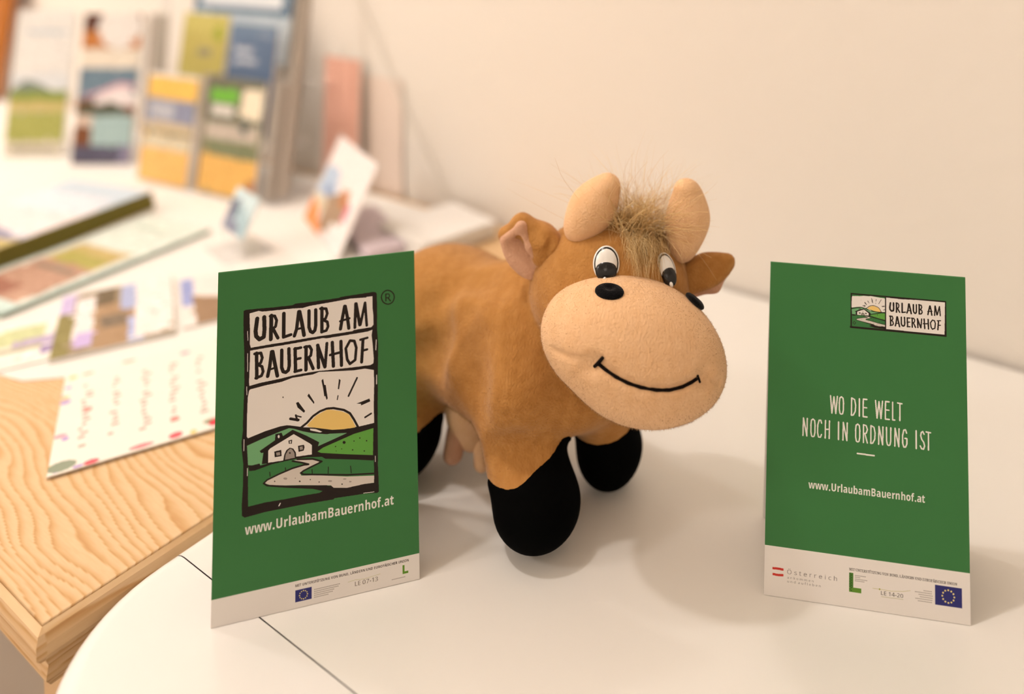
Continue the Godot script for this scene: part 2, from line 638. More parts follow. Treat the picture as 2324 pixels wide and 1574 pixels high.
func field(p: Vector3, list: Array) -> float:
	var d := 1e3
	for e: Blob in list:
		var x := e.dist(p)
		if e.cut:
			x = -x
			var h := maxf(e.k - absf(d - x), 0.0) / e.k
			d = maxf(d, x) + h * h * e.k * 0.25
		else:
			var h := maxf(e.k - absf(d - x), 0.0) / e.k
			d = minf(d, x) - h * h * e.k * 0.25
	return d

func hit(u: float, v: float, list: Array) -> Vector3:
	var d := ray_dir(u, v).normalized()
	var t := 0.25
	var best := 1e9
	var best_t := t
	for i in 120:
		var s := field(EYE + d * t, list)
		if s < best:
			best = s
			best_t = t
		if s < 0.00005 or t > 0.9:
			break
		t += s * 0.7
	return EYE + d * best_t      # where a ray just misses, its nearest point

func slope(p: Vector3, list: Array) -> Vector3:
	var e := 0.0006
	return Vector3(field(p + Vector3(e, 0, 0), list) - field(p - Vector3(e, 0, 0), list), field(p + Vector3(0, e, 0), list) - field(p - Vector3(0, e, 0), list), field(p + Vector3(0, 0, e), list) - field(p - Vector3(0, 0, e), list)).normalized()

func solid(list: Array, cell: float, origin: Vector3, planes: Array = [], grow := 0.0, keep: Blob = null) -> ArrayMesh:
	# surface nets over the blocks of 6 cells that the surface can cross
	var lo := Vector3.ONE * 1e3
	var hi := -lo
	for e: Blob in list:
		if e.cut:
			continue
		var m := maxf(e.r.x, maxf(e.r.y, e.r.z)) if e.kind == 0 else maxf(e.ra, e.rb)
		for q in ([e.c] if e.kind == 0 else [e.c, e.b]):
			lo = lo.min(q - Vector3.ONE * m)
			hi = hi.max(q + Vector3.ONE * m)
	if keep:
		lo = keep.c - keep.r
		hi = keep.c + keep.r
	lo -= Vector3.ONE * cell * 3.0
	hi += Vector3.ONE * cell * 3.0
	var B := 6
	var nb := Vector3i(((hi - lo) / (cell * B)).ceil())
	var nx := nb.x * B + 1
	var ny := nb.y * B + 1
	var nz := nb.z * B + 1
	var val := PackedFloat32Array()
	val.resize(nx * ny * nz)
	val.fill(1e3)
	var live: Array[Vector3i] = []
	var half := cell * B * 0.5
	var diag := half * 1.7321
	for bz in nb.z:
		for by in nb.y:
			for bx in nb.x:
				var mid := lo + Vector3(bx, by, bz) * cell * B + Vector3.ONE * half
				var dm := field(mid, list) - grow
				if absf(dm) > diag * 1.35 + 0.002:
					continue
				var near: Array = []
				for e: Blob in list:
					if e.dist(mid) < maxf(dm, 0.0) + diag * 2.2 + e.k:
						near.append(e)
				live.append(Vector3i(bx, by, bz))
				for k in B + 1:
					for j in B + 1:
						for i in B + 1:
							var at3 := (bx * B + i) + nx * ((by * B + j) + ny * (bz * B + k))
							if val[at3] < 999.0:
								continue
							var p := lo + Vector3(bx * B + i, by * B + j, bz * B + k) * cell
							var d := field(p, near) - grow
							if keep:
								d = maxf(d, keep.dist(p))
							for pl: Array in planes:
								var s: float = (p - pl[0]).dot(pl[1])
								var h: float = maxf(pl[2] - absf(d - s), 0.0) / pl[2]
								d = maxf(d, s) + h * h * pl[2] * 0.25
							val[at3] = clampf(d, -0.5, 0.5)
	var ids := {}
	var vs := PackedVector3Array()
	var idx := PackedInt32Array()
	var step := [1, nx, nx * ny]
	var corner := PackedInt32Array([0, 1, nx, nx + 1, nx * ny, nx * ny + 1, nx * ny + nx, nx * ny + nx + 1])
	var off := [Vector3(0, 0, 0), Vector3(1, 0, 0), Vector3(0, 1, 0), Vector3(1, 1, 0), Vector3(0, 0, 1), Vector3(1, 0, 1), Vector3(0, 1, 1), Vector3(1, 1, 1)]
	var edges := [[0, 1], [0, 2], [0, 4], [1, 3], [1, 5], [2, 3], [2, 6], [3, 7], [4, 5], [4, 6], [5, 7], [6, 7]]
	for b in live:
		for k in B:
			for j in B:
				for i in B:
					var base := (b.x * B + i) + nx * ((b.y * B + j) + ny * (b.z * B + k))
					var neg := 0
					for c in 8:
						if val[base + corner[c]] < 0.0:
							neg += 1
					if neg == 0 or neg == 8:
						continue
					var sum := Vector3.ZERO
					var cnt := 0
					for e in edges:
						var v0 := val[base + corner[e[0]]]
						var v1 := val[base + corner[e[1]]]
						if (v0 < 0.0) != (v1 < 0.0):
							sum += (off[e[0]] as Vector3).lerp(off[e[1]], v0 / (v0 - v1))
							cnt += 1
					ids[base] = vs.size()
					vs.append(lo + (Vector3(b.x * B + i, b.y * B + j, b.z * B + k) + sum / cnt) * cell - origin)
	for base: int in ids:
		for ax in 3:
			var o1: int = step[(ax + 1) % 3]
			var o2: int = step[(ax + 2) % 3]
			var v0 := val[base]
			var v1 := val[base + step[ax]]
			if (v0 < 0.0) == (v1 < 0.0):
				continue
			if not (ids.has(base - o1) and ids.has(base - o2) and ids.has(base - o1 - o2)):
				continue
			var q := [ids[base], ids[base - o1], ids[base - o1 - o2], ids[base - o2]]
			if v0 < 0.0:
				for t in [0, 2, 1, 0, 3, 2]:
					idx.append(q[t])
			else:
				for t in [0, 1, 2, 0, 2, 3]:
					idx.append(q[t])
	var nor := PackedVector3Array()
	nor.resize(vs.size())
	for i in range(0, idx.size(), 3):
		var n := (vs[idx[i + 2]] - vs[idx[i]]).cross(vs[idx[i + 1]] - vs[idx[i]])
		for t in 3:
			nor[idx[i + t]] += n
	for i in nor.size():
		nor[i] = nor[i].normalized()
	var a := []
	a.resize(Mesh.ARRAY_MAX)
	a[Mesh.ARRAY_VERTEX] = vs
	a[Mesh.ARRAY_NORMAL] = nor
	a[Mesh.ARRAY_INDEX] = idx
	var mesh := ArrayMesh.new()
	if vs.size():
		mesh.add_surface_from_arrays(Mesh.PRIMITIVE_TRIANGLES, a)
	return mesh

# ---------------------------------------------------------------- the scene
func _ready() -> void:
	# camera: upright with a shifted lens, as the photograph's straight verticals show
	var cam := Camera3D.new()
	cam.name = "camera"
	add_child(cam)
	var lens := CameraAttributesPhysical.new()
	lens.frustum_near = 0.05
	lens.frustum_far = 30.0
	lens.frustum_focal_length = 35.0
	lens.frustum_focus_distance = 0.41
	lens.exposure_aperture = 2.9
	cam.attributes = lens
	cam.set_frustum(0.05 * 1574.0 / FOC, Vector2((1162.0 - PX) / FOC, (PY - 787.0) / FOC) * 0.05, 0.05, 30.0)
	cam_basis = Basis(Vector3.UP, deg_to_rad(YAW)) * Basis(Vector3.RIGHT, -0.0752) * Basis(Vector3.BACK, 0.0121)
	cam.transform = Transform3D(cam_basis, from_cam(EYE))
	cam.current = true
	var we := WorldEnvironment.new()
	we.name = "environment"
	var env := Environment.new()
	env.background_mode = Environment.BG_COLOR
	env.background_color = Color(0.55, 0.62, 0.7)
	env.tonemap_mode = Environment.TONE_MAPPER_LINEAR
	env.tonemap_exposure = 0.89
	env.sdfgi_enabled = true
	env.ssao_enabled = true
	env.ssil_enabled = true
	we.environment = env
	add_child(we)
	make_materials()
	# lamps
	ceiling_lamp(Vector3(-0.86, TABLE + 1.86, 0.06), 0.80, 0.05, "round glass ceiling lamp above the leaflet table")
	ceiling_lamp(Vector3(-2.25, TABLE + 1.86, -0.12), 0.75, 0.05, "round glass ceiling lamp near the wooden board")
	ceiling_lamp(Vector3(-2.2, TABLE + 1.80, 1.75), 1.4, 0.14, "added fill lamp under the ceiling facing the brochure stand")  # added soft fill, brightens the back wall and the card fronts
	ceiling_lamp(Vector3(1.1, TABLE + 1.80, 2.1), 0.30, 0.14, "added weak fill lamp on the far side of the room")  # added general fill to soften the shadows, an invented source
	build_room()
	build_white_table()
	build_wood_table()
	build_cards()
	build_cow()
	build_leaflets()

func make_materials() -> void:
	mats.paper = material("ece8e2", 0.6, 0.3)
	mats.laminate = material("eeebe4", 0.3, 0.45)
	mats.laminate_edge = material("f0ede8", 0.12, 0.5)
	mats.plaster = material("f2ebe1", 0.9, 0.2)
	mats.plaster.heightmap_enabled = true
	mats.plaster.heightmap_texture = noise_tex(0.03, 512, Color.BLACK, Color.WHITE, 5, 4)
	mats.plaster.heightmap_scale = 0.04
	mats.plaster.uv1_triplanar = true
	mats.plaster.uv1_world_triplanar = true
	mats.plaster.uv1_scale = Vector3.ONE * 3.0
	mats.floor = material("cfc4b6", 0.6, 0.3)
	mats.brown = velour("c08c50", "a8743a")
	mats.cream = velour("edc499", "e5b788", 14.0, 0.25)
	mats.inner = velour("d6a98c", "ca9c7e", 14.0, 0.25)
	mats.black = material("050505", 0.9, 0.12)
	mats.black_felt = velour("121214", "060607", 30.0, 0.2)
	mats.thread = material("140d0a", 0.8, 0.2)
	mats.seam = material("c08a62", 0.9, 0.1)
	mats.eye_white = material("f2efe8", 0.2, 0.5)
	mats.eye_black = material("0c0c0e", 0.18, 0.5)
	mats.hair = StandardMaterial3D.new()
	mats.hair.vertex_color_use_as_albedo = true
	mats.hair.roughness = 0.9
	mats.hair.metallic_specular = 0.1
	for k in ["brown", "cream"]:
		var p := StandardMaterial3D.new()
		p.albedo_color = Color("c08c50") if k == "brown" else Color("edc69c")
		p.roughness = 1.0
		p.metallic_specular = 0.1
		mats[k + "_pile"] = p
	mats.wood = wood_material()
	mats.board = material("b06a28", 0.5, 0.4)
	mats.rack = material("b3a89b", 0.35, 0.5)
	mats.clear = StandardMaterial3D.new()
	mats.clear.albedo_color = Color(0.95, 0.96, 0.97, 0.12)
	mats.clear.transparency = BaseMaterial3D.TRANSPARENCY_ALPHA
	mats.clear.roughness = 0.05
	mats.cord = material("efe9df", 0.5, 0.3)

func wood_material() -> StandardMaterial3D:
	var w := 1024
	var h := 512
	var im := Image.create(w, h, false, Image.FORMAT_RGBA8)
	var n := FastNoiseLite.new()
	n.seed = 11
	n.frequency = 1.0
	n.fractal_octaves = 3
	var fine := FastNoiseLite.new()
	fine.seed = 5
	fine.frequency = 1.0
	fine.fractal_octaves = 2
	var light := Color("e4c69c")
	var dark := Color("c3925a")
	for y in h:
		for x in w:
			var fx := float(x) / w
			var fy := float(y) / h
			# rings cut lengthwise: long stretched contours
			var lev := fy * 84.0 + n.get_noise_2d(fx * 1.0, fy * 2.4) * 6.5 + n.get_noise_2d(fx * 5.0 + 40.0, fy * 30.0) * 0.35
			var s: float = lev - floorf(lev)
			var line := pow(s, 3.0) * (1.0 - smoothstep(0.9, 1.0, s))
			var grain := fine.get_noise_2d(fx * 26.0, fy * 420.0) * 0.12
			im.set_pixel(x, y, light.lerp(dark, clampf(line * 1.05 + grain + 0.1, 0.0, 1.0)))
	var m := StandardMaterial3D.new()
	m.albedo_texture = ImageTexture.create_from_image(im)
	m.roughness = 0.5
	m.metallic_specular = 0.35
	return m

func ceiling_lamp(where: Vector3, energy: float, r: float, label: String) -> void:
	var t := thing("ceiling_lamp", label, "lamp", Transform3D(Basis(), where), "ceiling lamps")
	var glow := StandardMaterial3D.new()
	glow.resource_name = "lamp glass"
	glow.albedo_color = Color(1, 0.93, 0.82)
	glow.emission_enabled = true
	glow.emission = Color(1, 0.86, 0.66)
	glow.emission_energy_multiplier = 2.0
	var globe := SphereMesh.new()
	globe.radius = r
	globe.height = 2.0 * r
	part("lamp_globe", globe, glow, t)
	part("lamp_socket", lathe(PackedVector2Array([Vector2(0.0, 0.1), Vector2(0.05, 0.1), Vector2(0.05, 0.085), Vector2(0.02, 0.075), Vector2(0.018, r * 0.9), Vector2(0.0, r * 0.9)])), mats.rack, t)
	var l := OmniLight3D.new()
	l.name = "lamp_light"
	l.light_color = Color(1.0, 0.97, 0.96)
	l.light_energy = energy
	l.light_size = r
	l.omni_range = 12.0
	l.omni_attenuation = 2.0
	l.shadow_enabled = true
	t.add_child(l)

func build_room() -> void:
	var x0 := -3.2
	var x1 := 2.2
	var z0 := -0.67
	var z1 := 3.0
	var top := TABLE + 1.96
	var mk := func(s: Vector3) -> BoxMesh:
		var b := BoxMesh.new()
		b.size = s
		return b
	var cx := (x0 + x1) / 2
	var cz := (z0 + z1) / 2
	struct("wall_back", mk.call(Vector3(x1 - x0 + 0.4, top, 0.2)), mats.plaster, Transform3D(Basis(), Vector3(cx, top / 2, z0 - 0.1)), "cream plastered wall behind both tables")
	struct("wall_front", mk.call(Vector3(x1 - x0 + 0.4, top, 0.2)), mats.plaster, Transform3D(Basis(), Vector3(cx, top / 2, z1 + 0.1)))
	struct("wall_left", mk.call(Vector3(0.2, top, z1 - z0)), mats.plaster, Transform3D(Basis(), Vector3(x0 - 0.1, top / 2, cz)))
	struct("wall_right", mk.call(Vector3(0.2, top, z1 - z0)), mats.plaster, Transform3D(Basis(), Vector3(x1 + 0.1, top / 2, cz)))
	struct("floor", mk.call(Vector3(x1 - x0 + 0.4, 0.2, z1 - z0 + 0.4)), mats.floor, Transform3D(Basis(), Vector3(cx, -0.1, cz)))
	struct("ceiling", mk.call(Vector3(x1 - x0 + 0.4, 0.2, z1 - z0 + 0.4)), mats.plaster, Transform3D(Basis(), Vector3(cx, top + 0.1, cz)))

func arc(c: Vector2, r: float, a0: float, a1: float, n: int) -> PackedVector2Array:
	var out := PackedVector2Array()
	for i in n + 1:
		var a := deg_to_rad(lerpf(a0, a1, float(i) / n))
		out.append(c + Vector2(cos(a), sin(a)) * r)
	return out

func build_white_table() -> void:
	var t := thing("white_table", "glossy white rounded table with a leaf seam, carrying the plush cow", "table", Transform3D(Basis(), Vector3(0, TABLE, 0)))
	var xl := -0.426
	var xr := 0.72
	var zs := -0.2142
	# the fixed top against the wall
	var o := PackedVector2Array([Vector2(xl, -0.664), Vector2(xr, -0.664), Vector2(xr, zs - 0.0003), Vector2(xl, zs - 0.0003)])
	part("table_top", slab(o, PackedFloat32Array([0.012, 0.012, 0.012, 0.012]), 0.028, 1.0, {0: Vector2(-1, 0), 1: Vector2(1, 0), 2: Vector2(1, 0), 3: Vector2(-1, 0)}), mats.laminate, t)
	# the leaf towards the viewer, its corners rounded
	var leaf := PackedVector2Array([Vector2(xr, zs + 0.0003)])
	leaf.append_array(arc(Vector2(xr - 0.075, -0.14 - 0.0), 0.075, 0, 90, 10))
	leaf.append_array(arc(Vector2(0.147, -1.35), 1.31, 82, 98, 8))
	leaf.append_array(arc(Vector2(xl + 0.078, -0.206), 0.078, 92, 180, 14))
	leaf.append(Vector2(xl, zs + 0.0003))
	var rr := PackedFloat32Array()
	for i in leaf.size():
		rr.append(0.012)
	part("table_leaf", slab(leaf, rr, 0.028, 1.0, {0: Vector2(1, 0), leaf.size() - 1: Vector2(-1, 0)}), mats.laminate_edge, t)
	for q in [Vector2(-0.34, -0.6), Vector2(0.64, -0.6), Vector2(-0.34, -0.24), Vector2(0.64, -0.24)]:
		part("leg", block(Vector3(0.045, TABLE - 0.028, 0.045), 0.004), mats.laminate, t, Transform3D(Basis(), Vector3(q.x, -0.028 - (TABLE - 0.028) / 2, q.y)))

func build_wood_table() -> void:
	var t := thing("wooden_table", "pale pine table with moulded edge under the spread leaflets", "table", Transform3D(Basis(), Vector3(0, TABLE, 0)))
	var xr := -0.4325
	var xl := -2.25
	var z0 := -0.664
	var z1 := -0.1545
	var o := PackedVector2Array([Vector2(xl, z0), Vector2(xr, z0), Vector2(xr, z1), Vector2(xl, z1)])
	part("table_top", slab(o, PackedFloat32Array([0.001, 0.001, 0.001, 0.001]), 0.02, 2.4), mats.wood, t)
	var prof := PackedVector2Array([Vector2(-0.002, -0.0012), Vector2(0.0005, -0.0012), Vector2(0.003, -0.003), Vector2(0.0045, -0.008), Vector2(0.0045, -0.014), Vector2(0.002, -0.018), Vector2(-0.001, -0.02), Vector2(-0.003, -0.026), Vector2(-0.001, -0.032), Vector2(-0.004, -0.038), Vector2(-0.02, -0.04), Vector2(-0.02, -0.021)])
	part("front_moulding", moulding(prof, Vector3(xl, 0, z1), Vector3(xr, 0, z1), Vector3(0, 0, 1), 0, 1), mats.wood, t)
	part("end_moulding", moulding(prof, Vector3(xr, 0, z1), Vector3(xr, 0, z0), Vector3(1, 0, 0), 1, 0), mats.wood, t)
	part("apron", block(Vector3(xr - xl - 0.1, 0.09, 0.02), 0.002), mats.wood, t, Transform3D(Basis(), Vector3((xl + xr) / 2, -0.085, z1 - 0.05)))
	part("apron", block(Vector3(0.02, 0.09, 0.4), 0.002), mats.wood, t, Transform3D(Basis(), Vector3(xr - 0.05, -0.085, (z0 + z1) / 2)))
	for q in [Vector2(xr - 0.06, z1 - 0.06), Vector2(xr - 0.06, z0 + 0.06), Vector2(xl + 0.06, z1 - 0.06), Vector2(xl + 0.06, z0 + 0.06)]:
		part("leg", block(Vector3(0.06, TABLE - 0.02, 0.06), 0.005), mats.wood, t, Transform3D(Basis(), Vector3(q.x, -0.02 - (TABLE - 0.02) / 2, q.y)))

# ---------------------------------------------------------------- the two tent cards
func flag(im: Image, x: float, y: float, w: float, h: float, cx: float, cy: float, r: float, star: float) -> void:
	rect(im, x, y, w, h, 9)
	for k in 12:
		disc(im, Vector2(cx + sin(k * TAU / 12) * r, cy - cos(k * TAU / 12) * r), star, Color("e6d48a"))

func faint_lines(im: Image, x: float, y: float, w: Array, gap: float, th: float, right := false) -> void:
	for i in w.size():
		var wd: float = w[i]
		var s: float = x - wd if right else x
		for k in int(wd / 7.0):
			rect(im, s + k * 7.0, y + i * gap, 5, th, "9d958f")

func left_art() -> Image:
	var im := sheet(1000, 1680, 5)
	rect(im, 0, 1555, 1000, 125, "ebe6e0")
	draw_logo(im, 0, LOGO.size(), Rect2(0, 0, 1, 1), Rect2(0, 0, 1, 1), 1.0)
	write(im, "www.UrlaubamBauernhof.at", 147, 872, 1291, 47, Color("ebe6e0"), true)
	write(im, "MIT UNTERSTÜTZUNG VON BUND, LÄNDERN UND EUROPÄISCHER UNION", 386, 945, 1583, 12, Color("4a423c"), true)
	flag(im, 386, 1598, 78, 55, 425, 1626, 19, 3.0)
	faint_lines(im, 476, 1612, [128, 120, 104, 96, 70], 9.0, 4.0)
	write(im, "LE 07-13", 674, 788, 1642, 20, Color("6d665a"), false)
	pen(im, PackedVector2Array([Vector2(640, 1616), Vector2(676, 1613), Vector2(720, 1618), Vector2(800, 1612)]), 2.0, Color("c9c79a"))
	rect(im, 913, 1596, 10, 42, "5f8f2c")
	rect(im, 913, 1627, 29, 11, "5f8f2c")
	faint_lines(im, 858, 1651, [76], 9.0, 4.0)
	return im

const THIN := {
	"W": [[0, 0, 0.22, 1, 0.5, 0.05, 0.78, 1, 1, 0]], "O": [[0.5, 0, 0.12, 0.08, 0, 0.35, 0.03, 0.75, 0.2, 0.97, 0.5, 1, 0.8, 0.96, 0.97, 0.75, 1, 0.35, 0.88, 0.08, 0.5, 0]],
	"D": [[0.05, 0, 0.0, 1, 0.45, 0.97, 0.9, 0.75, 1, 0.4, 0.75, 0.08, 0.05, 0]], "I": [[0.5, 0, 0.5, 1]], "E": [[0.95, 0, 0.1, 0, 0.05, 1, 1, 1], [0.1, 0.48, 0.9, 0.48]],
	"L": [[0.1, 0, 0.05, 1, 0.95, 1]], "T": [[0, 0.01, 1, 0.03], [0.52, 0.02, 0.5, 1]], "N": [[0, 1, 0.08, 0, 0.92, 1, 1, 0]], "C": [[0.95, 0.18, 0.75, 0.02, 0.35, 0.03, 0.05, 0.3, 0.02, 0.75, 0.25, 0.98, 0.7, 0.98, 0.95, 0.82]],
	"H": [[0.05, 0, 0.0, 1], [1, 0, 0.95, 1], [0.02, 0.5, 0.97, 0.48]], "R": [[0.05, 1, 0.08, 0, 0.7, 0.04, 0.98, 0.25, 0.7, 0.46, 0.08, 0.5], [0.4, 0.5, 0.98, 1]], "U": [[0, 0, 0.02, 0.75, 0.2, 0.96, 0.5, 1, 0.8, 0.96, 0.98, 0.75, 1, 0]],
	"G": [[0.95, 0.2, 0.7, 0.02, 0.3, 0.05, 0.03, 0.35, 0.05, 0.8, 0.3, 0.99, 0.7, 0.98, 1, 0.8, 1, 0.5, 0.55, 0.5]], "S": [[0.9, 0.15, 0.6, 0.01, 0.25, 0.08, 0.12, 0.25, 0.35, 0.45, 0.8, 0.6, 1, 0.8, 0.75, 0.98, 0.3, 0.97, 0.0, 0.82]]}

func thin_letters(im: Image, s: String, xs: Array, top: float, base: float, c: Color) -> void:
	for i in s.length():
		var w := 36.0 if s[i] == "W" else 13.0 if s[i] == "L" else 22.0
		for l: Array in THIN[s[i]]:
			var pts := PackedVector2Array()
			for k in range(0, l.size(), 2):
				pts.append(Vector2(xs[i] + (l[k] - 0.5) * w, lerpf(top, base, l[k + 1])))
			pen(im, pts, 7.2, c)

func right_art() -> Image:
	var im := sheet(1027, 1672, 5)
	var paper := Color("ebe6e0")
	rect(im, 0, 1434, 1027, 240, "ebe6e0")
	rect(im, 433, 126, 495, 181, 0)
	fill_poly(im, PackedVector2Array([Vector2(619, 134), Vector2(700, 136), Vector2(780, 133), Vector2(922, 133), Vector2(920, 220), Vector2(918, 299), Vector2(800, 297), Vector2(619, 296)]), paper)
	rect(im, 440, 133, 173, 164, 5)
	draw_logo(im, 3, 65, Rect2(155, 566, 605, 646), Rect2(440, 133, 173, 164), 0.26)
	rect(im, 613, 130, 6, 170, 0)
	rect(im, 430, 297, 490, 9, 0)
	pen(im, PackedVector2Array([Vector2(452, 271), Vector2(461, 278), Vector2(454, 287), Vector2(446, 279), Vector2(452, 271)]), 2.0, hexc(0))
	draw_logo(im, 76, 120, Rect2(181.5, 242.2, 564, 312), Rect2(637, 156, 262, 121), 0.43)
	thin_letters(im, "WODIEWELT", [349, 388, 451, 481, 510, 582, 624, 657, 688], 661, 748, paper)
	thin_letters(im, "NOCHINORDNUNGIST", [200, 241, 276, 316, 374, 408, 473, 512, 551, 591, 631, 673, 712, 770, 801, 831], 788, 876, paper)
	pen(im, PackedVector2Array([Vector2(472, 933), Vector2(557, 934)]), 8.0, paper)
	write(im, "www.UrlaubamBauernhof.at", 221, 811, 1132, 38, paper, true)
	pen(im, PackedVector2Array([Vector2(42, 1541), Vector2(70, 1539), Vector2(99, 1541)]), 11.0, hexc(8), false)
	pen(im, PackedVector2Array([Vector2(43, 1568), Vector2(70, 1570), Vector2(99, 1567)]), 11.0, hexc(8), false)
	write(im, "Ö s t e r r e i c h", 118, 372, 1558, 21, hexc(10))
	write(im, "a n k o m m e n", 119, 253, 1580, 11, hexc(10))
	write(im, "u n d  a u f l e b e n", 119, 290, 1598, 11, hexc(10))
	rect(im, 433, 1509, 21, 90, "4c7a2e")
	rect(im, 433, 1577, 61, 22, "5c8c2c")
	for k in 14:
		disc(im, Vector2(437 + (k * 7) % 14, 1514 + k * 6), 3.0, Color("2f5a22"))
	faint_lines(im, 462, 1517, [62, 30, 66, 54], 8.5, 4.5)
	write(im, "MIT UNTERSTÜTZUNG VON BUND, LÄNDERN UND EUROPÄISCHER UNION", 433, 964, 1499, 12, Color("3c342e"), true, true)
	pen(im, PackedVector2Array([Vector2(551, 1567), Vector2(585, 1567), Vector2(644, 1568), Vector2(700, 1562), Vector2(736, 1553)]), 2.0, Color("c4bf86"))
	disc(im, Vector2(585, 1567), 4.0, Color("a5a552"))
	write(im, "LE 14-20", 592, 701, 1592, 18, Color("55524a"))
	pen(im, PackedVector2Array([Vector2(594, 1600), Vector2(701, 1599)]), 2.0, Color("b9b68e"))
	faint_lines(im, 847, 1542, [46, 88, 70, 64, 86, 74], 10.0, 4.0, true)
	flag(im, 857, 1509, 130, 91, 921, 1555, 29, 4.5)
	return im

func tent_card(foot: Vector3, yaw: float, w: float, h: float, lean: float, art: Image, label: String, lift := 0.0) -> void:
	var t := thing("tent_card", label, "card", Transform3D(Basis(Vector3.UP, deg_to_rad(YAW + yaw)), from_cam(foot)))
	var th := 0.0005
	var green := material("38753f", 0.5, 0.4)
	part("front_panel", panel(w, h, th), [printed(art, 0.5, 0.35), mats.paper], t, Transform3D(Basis(Vector3.RIGHT, -lean), Vector3(0, 0.0002, 0)))
	var top := Vector3(0, h * cos(lean), -h * sin(lean))
	# the back panel, from the fold down to its own foot
	var back := 0.016
	var hb := sqrt(top.y * top.y + back * back)
	part("back_panel", panel(w, hb, th), [mats.paper, green], t, Transform3D(Basis(Vector3.RIGHT, atan2(back, top.y)), Vector3(0, 0.0002, top.z - back)))
	var fold := tube(PackedVector3Array([top + Vector3(-w / 2, 0, 0), top + Vector3(w / 2, 0, 0)]), PackedFloat32Array([0.0006, 0.0006]), 8)
	part("fold", fold, green, t)

func build_cards() -> void:
	tent_card(Vector3(-0.156, 0, -0.372), 17.68, 0.0999, 0.1681, 0.2448, left_art(), "green tent card with the large framed sunrise farmhouse picture")
	tent_card(Vector3(0.1251, 0, -0.3718), -9.32, 0.1027, 0.1673, 0.2288, right_art(), "green tent card with small logo and white slogan lettering")

# ---------------------------------------------------------------- the plush cow
func view_basis(p: Vector3, roll := 0.0) -> Basis:
	var z := (EYE - p).normalized()
	var x := Vector3.UP.cross(z).normalized()
	return Basis(x, z.cross(x), z) * Basis(Vector3.BACK, deg_to_rad(roll))

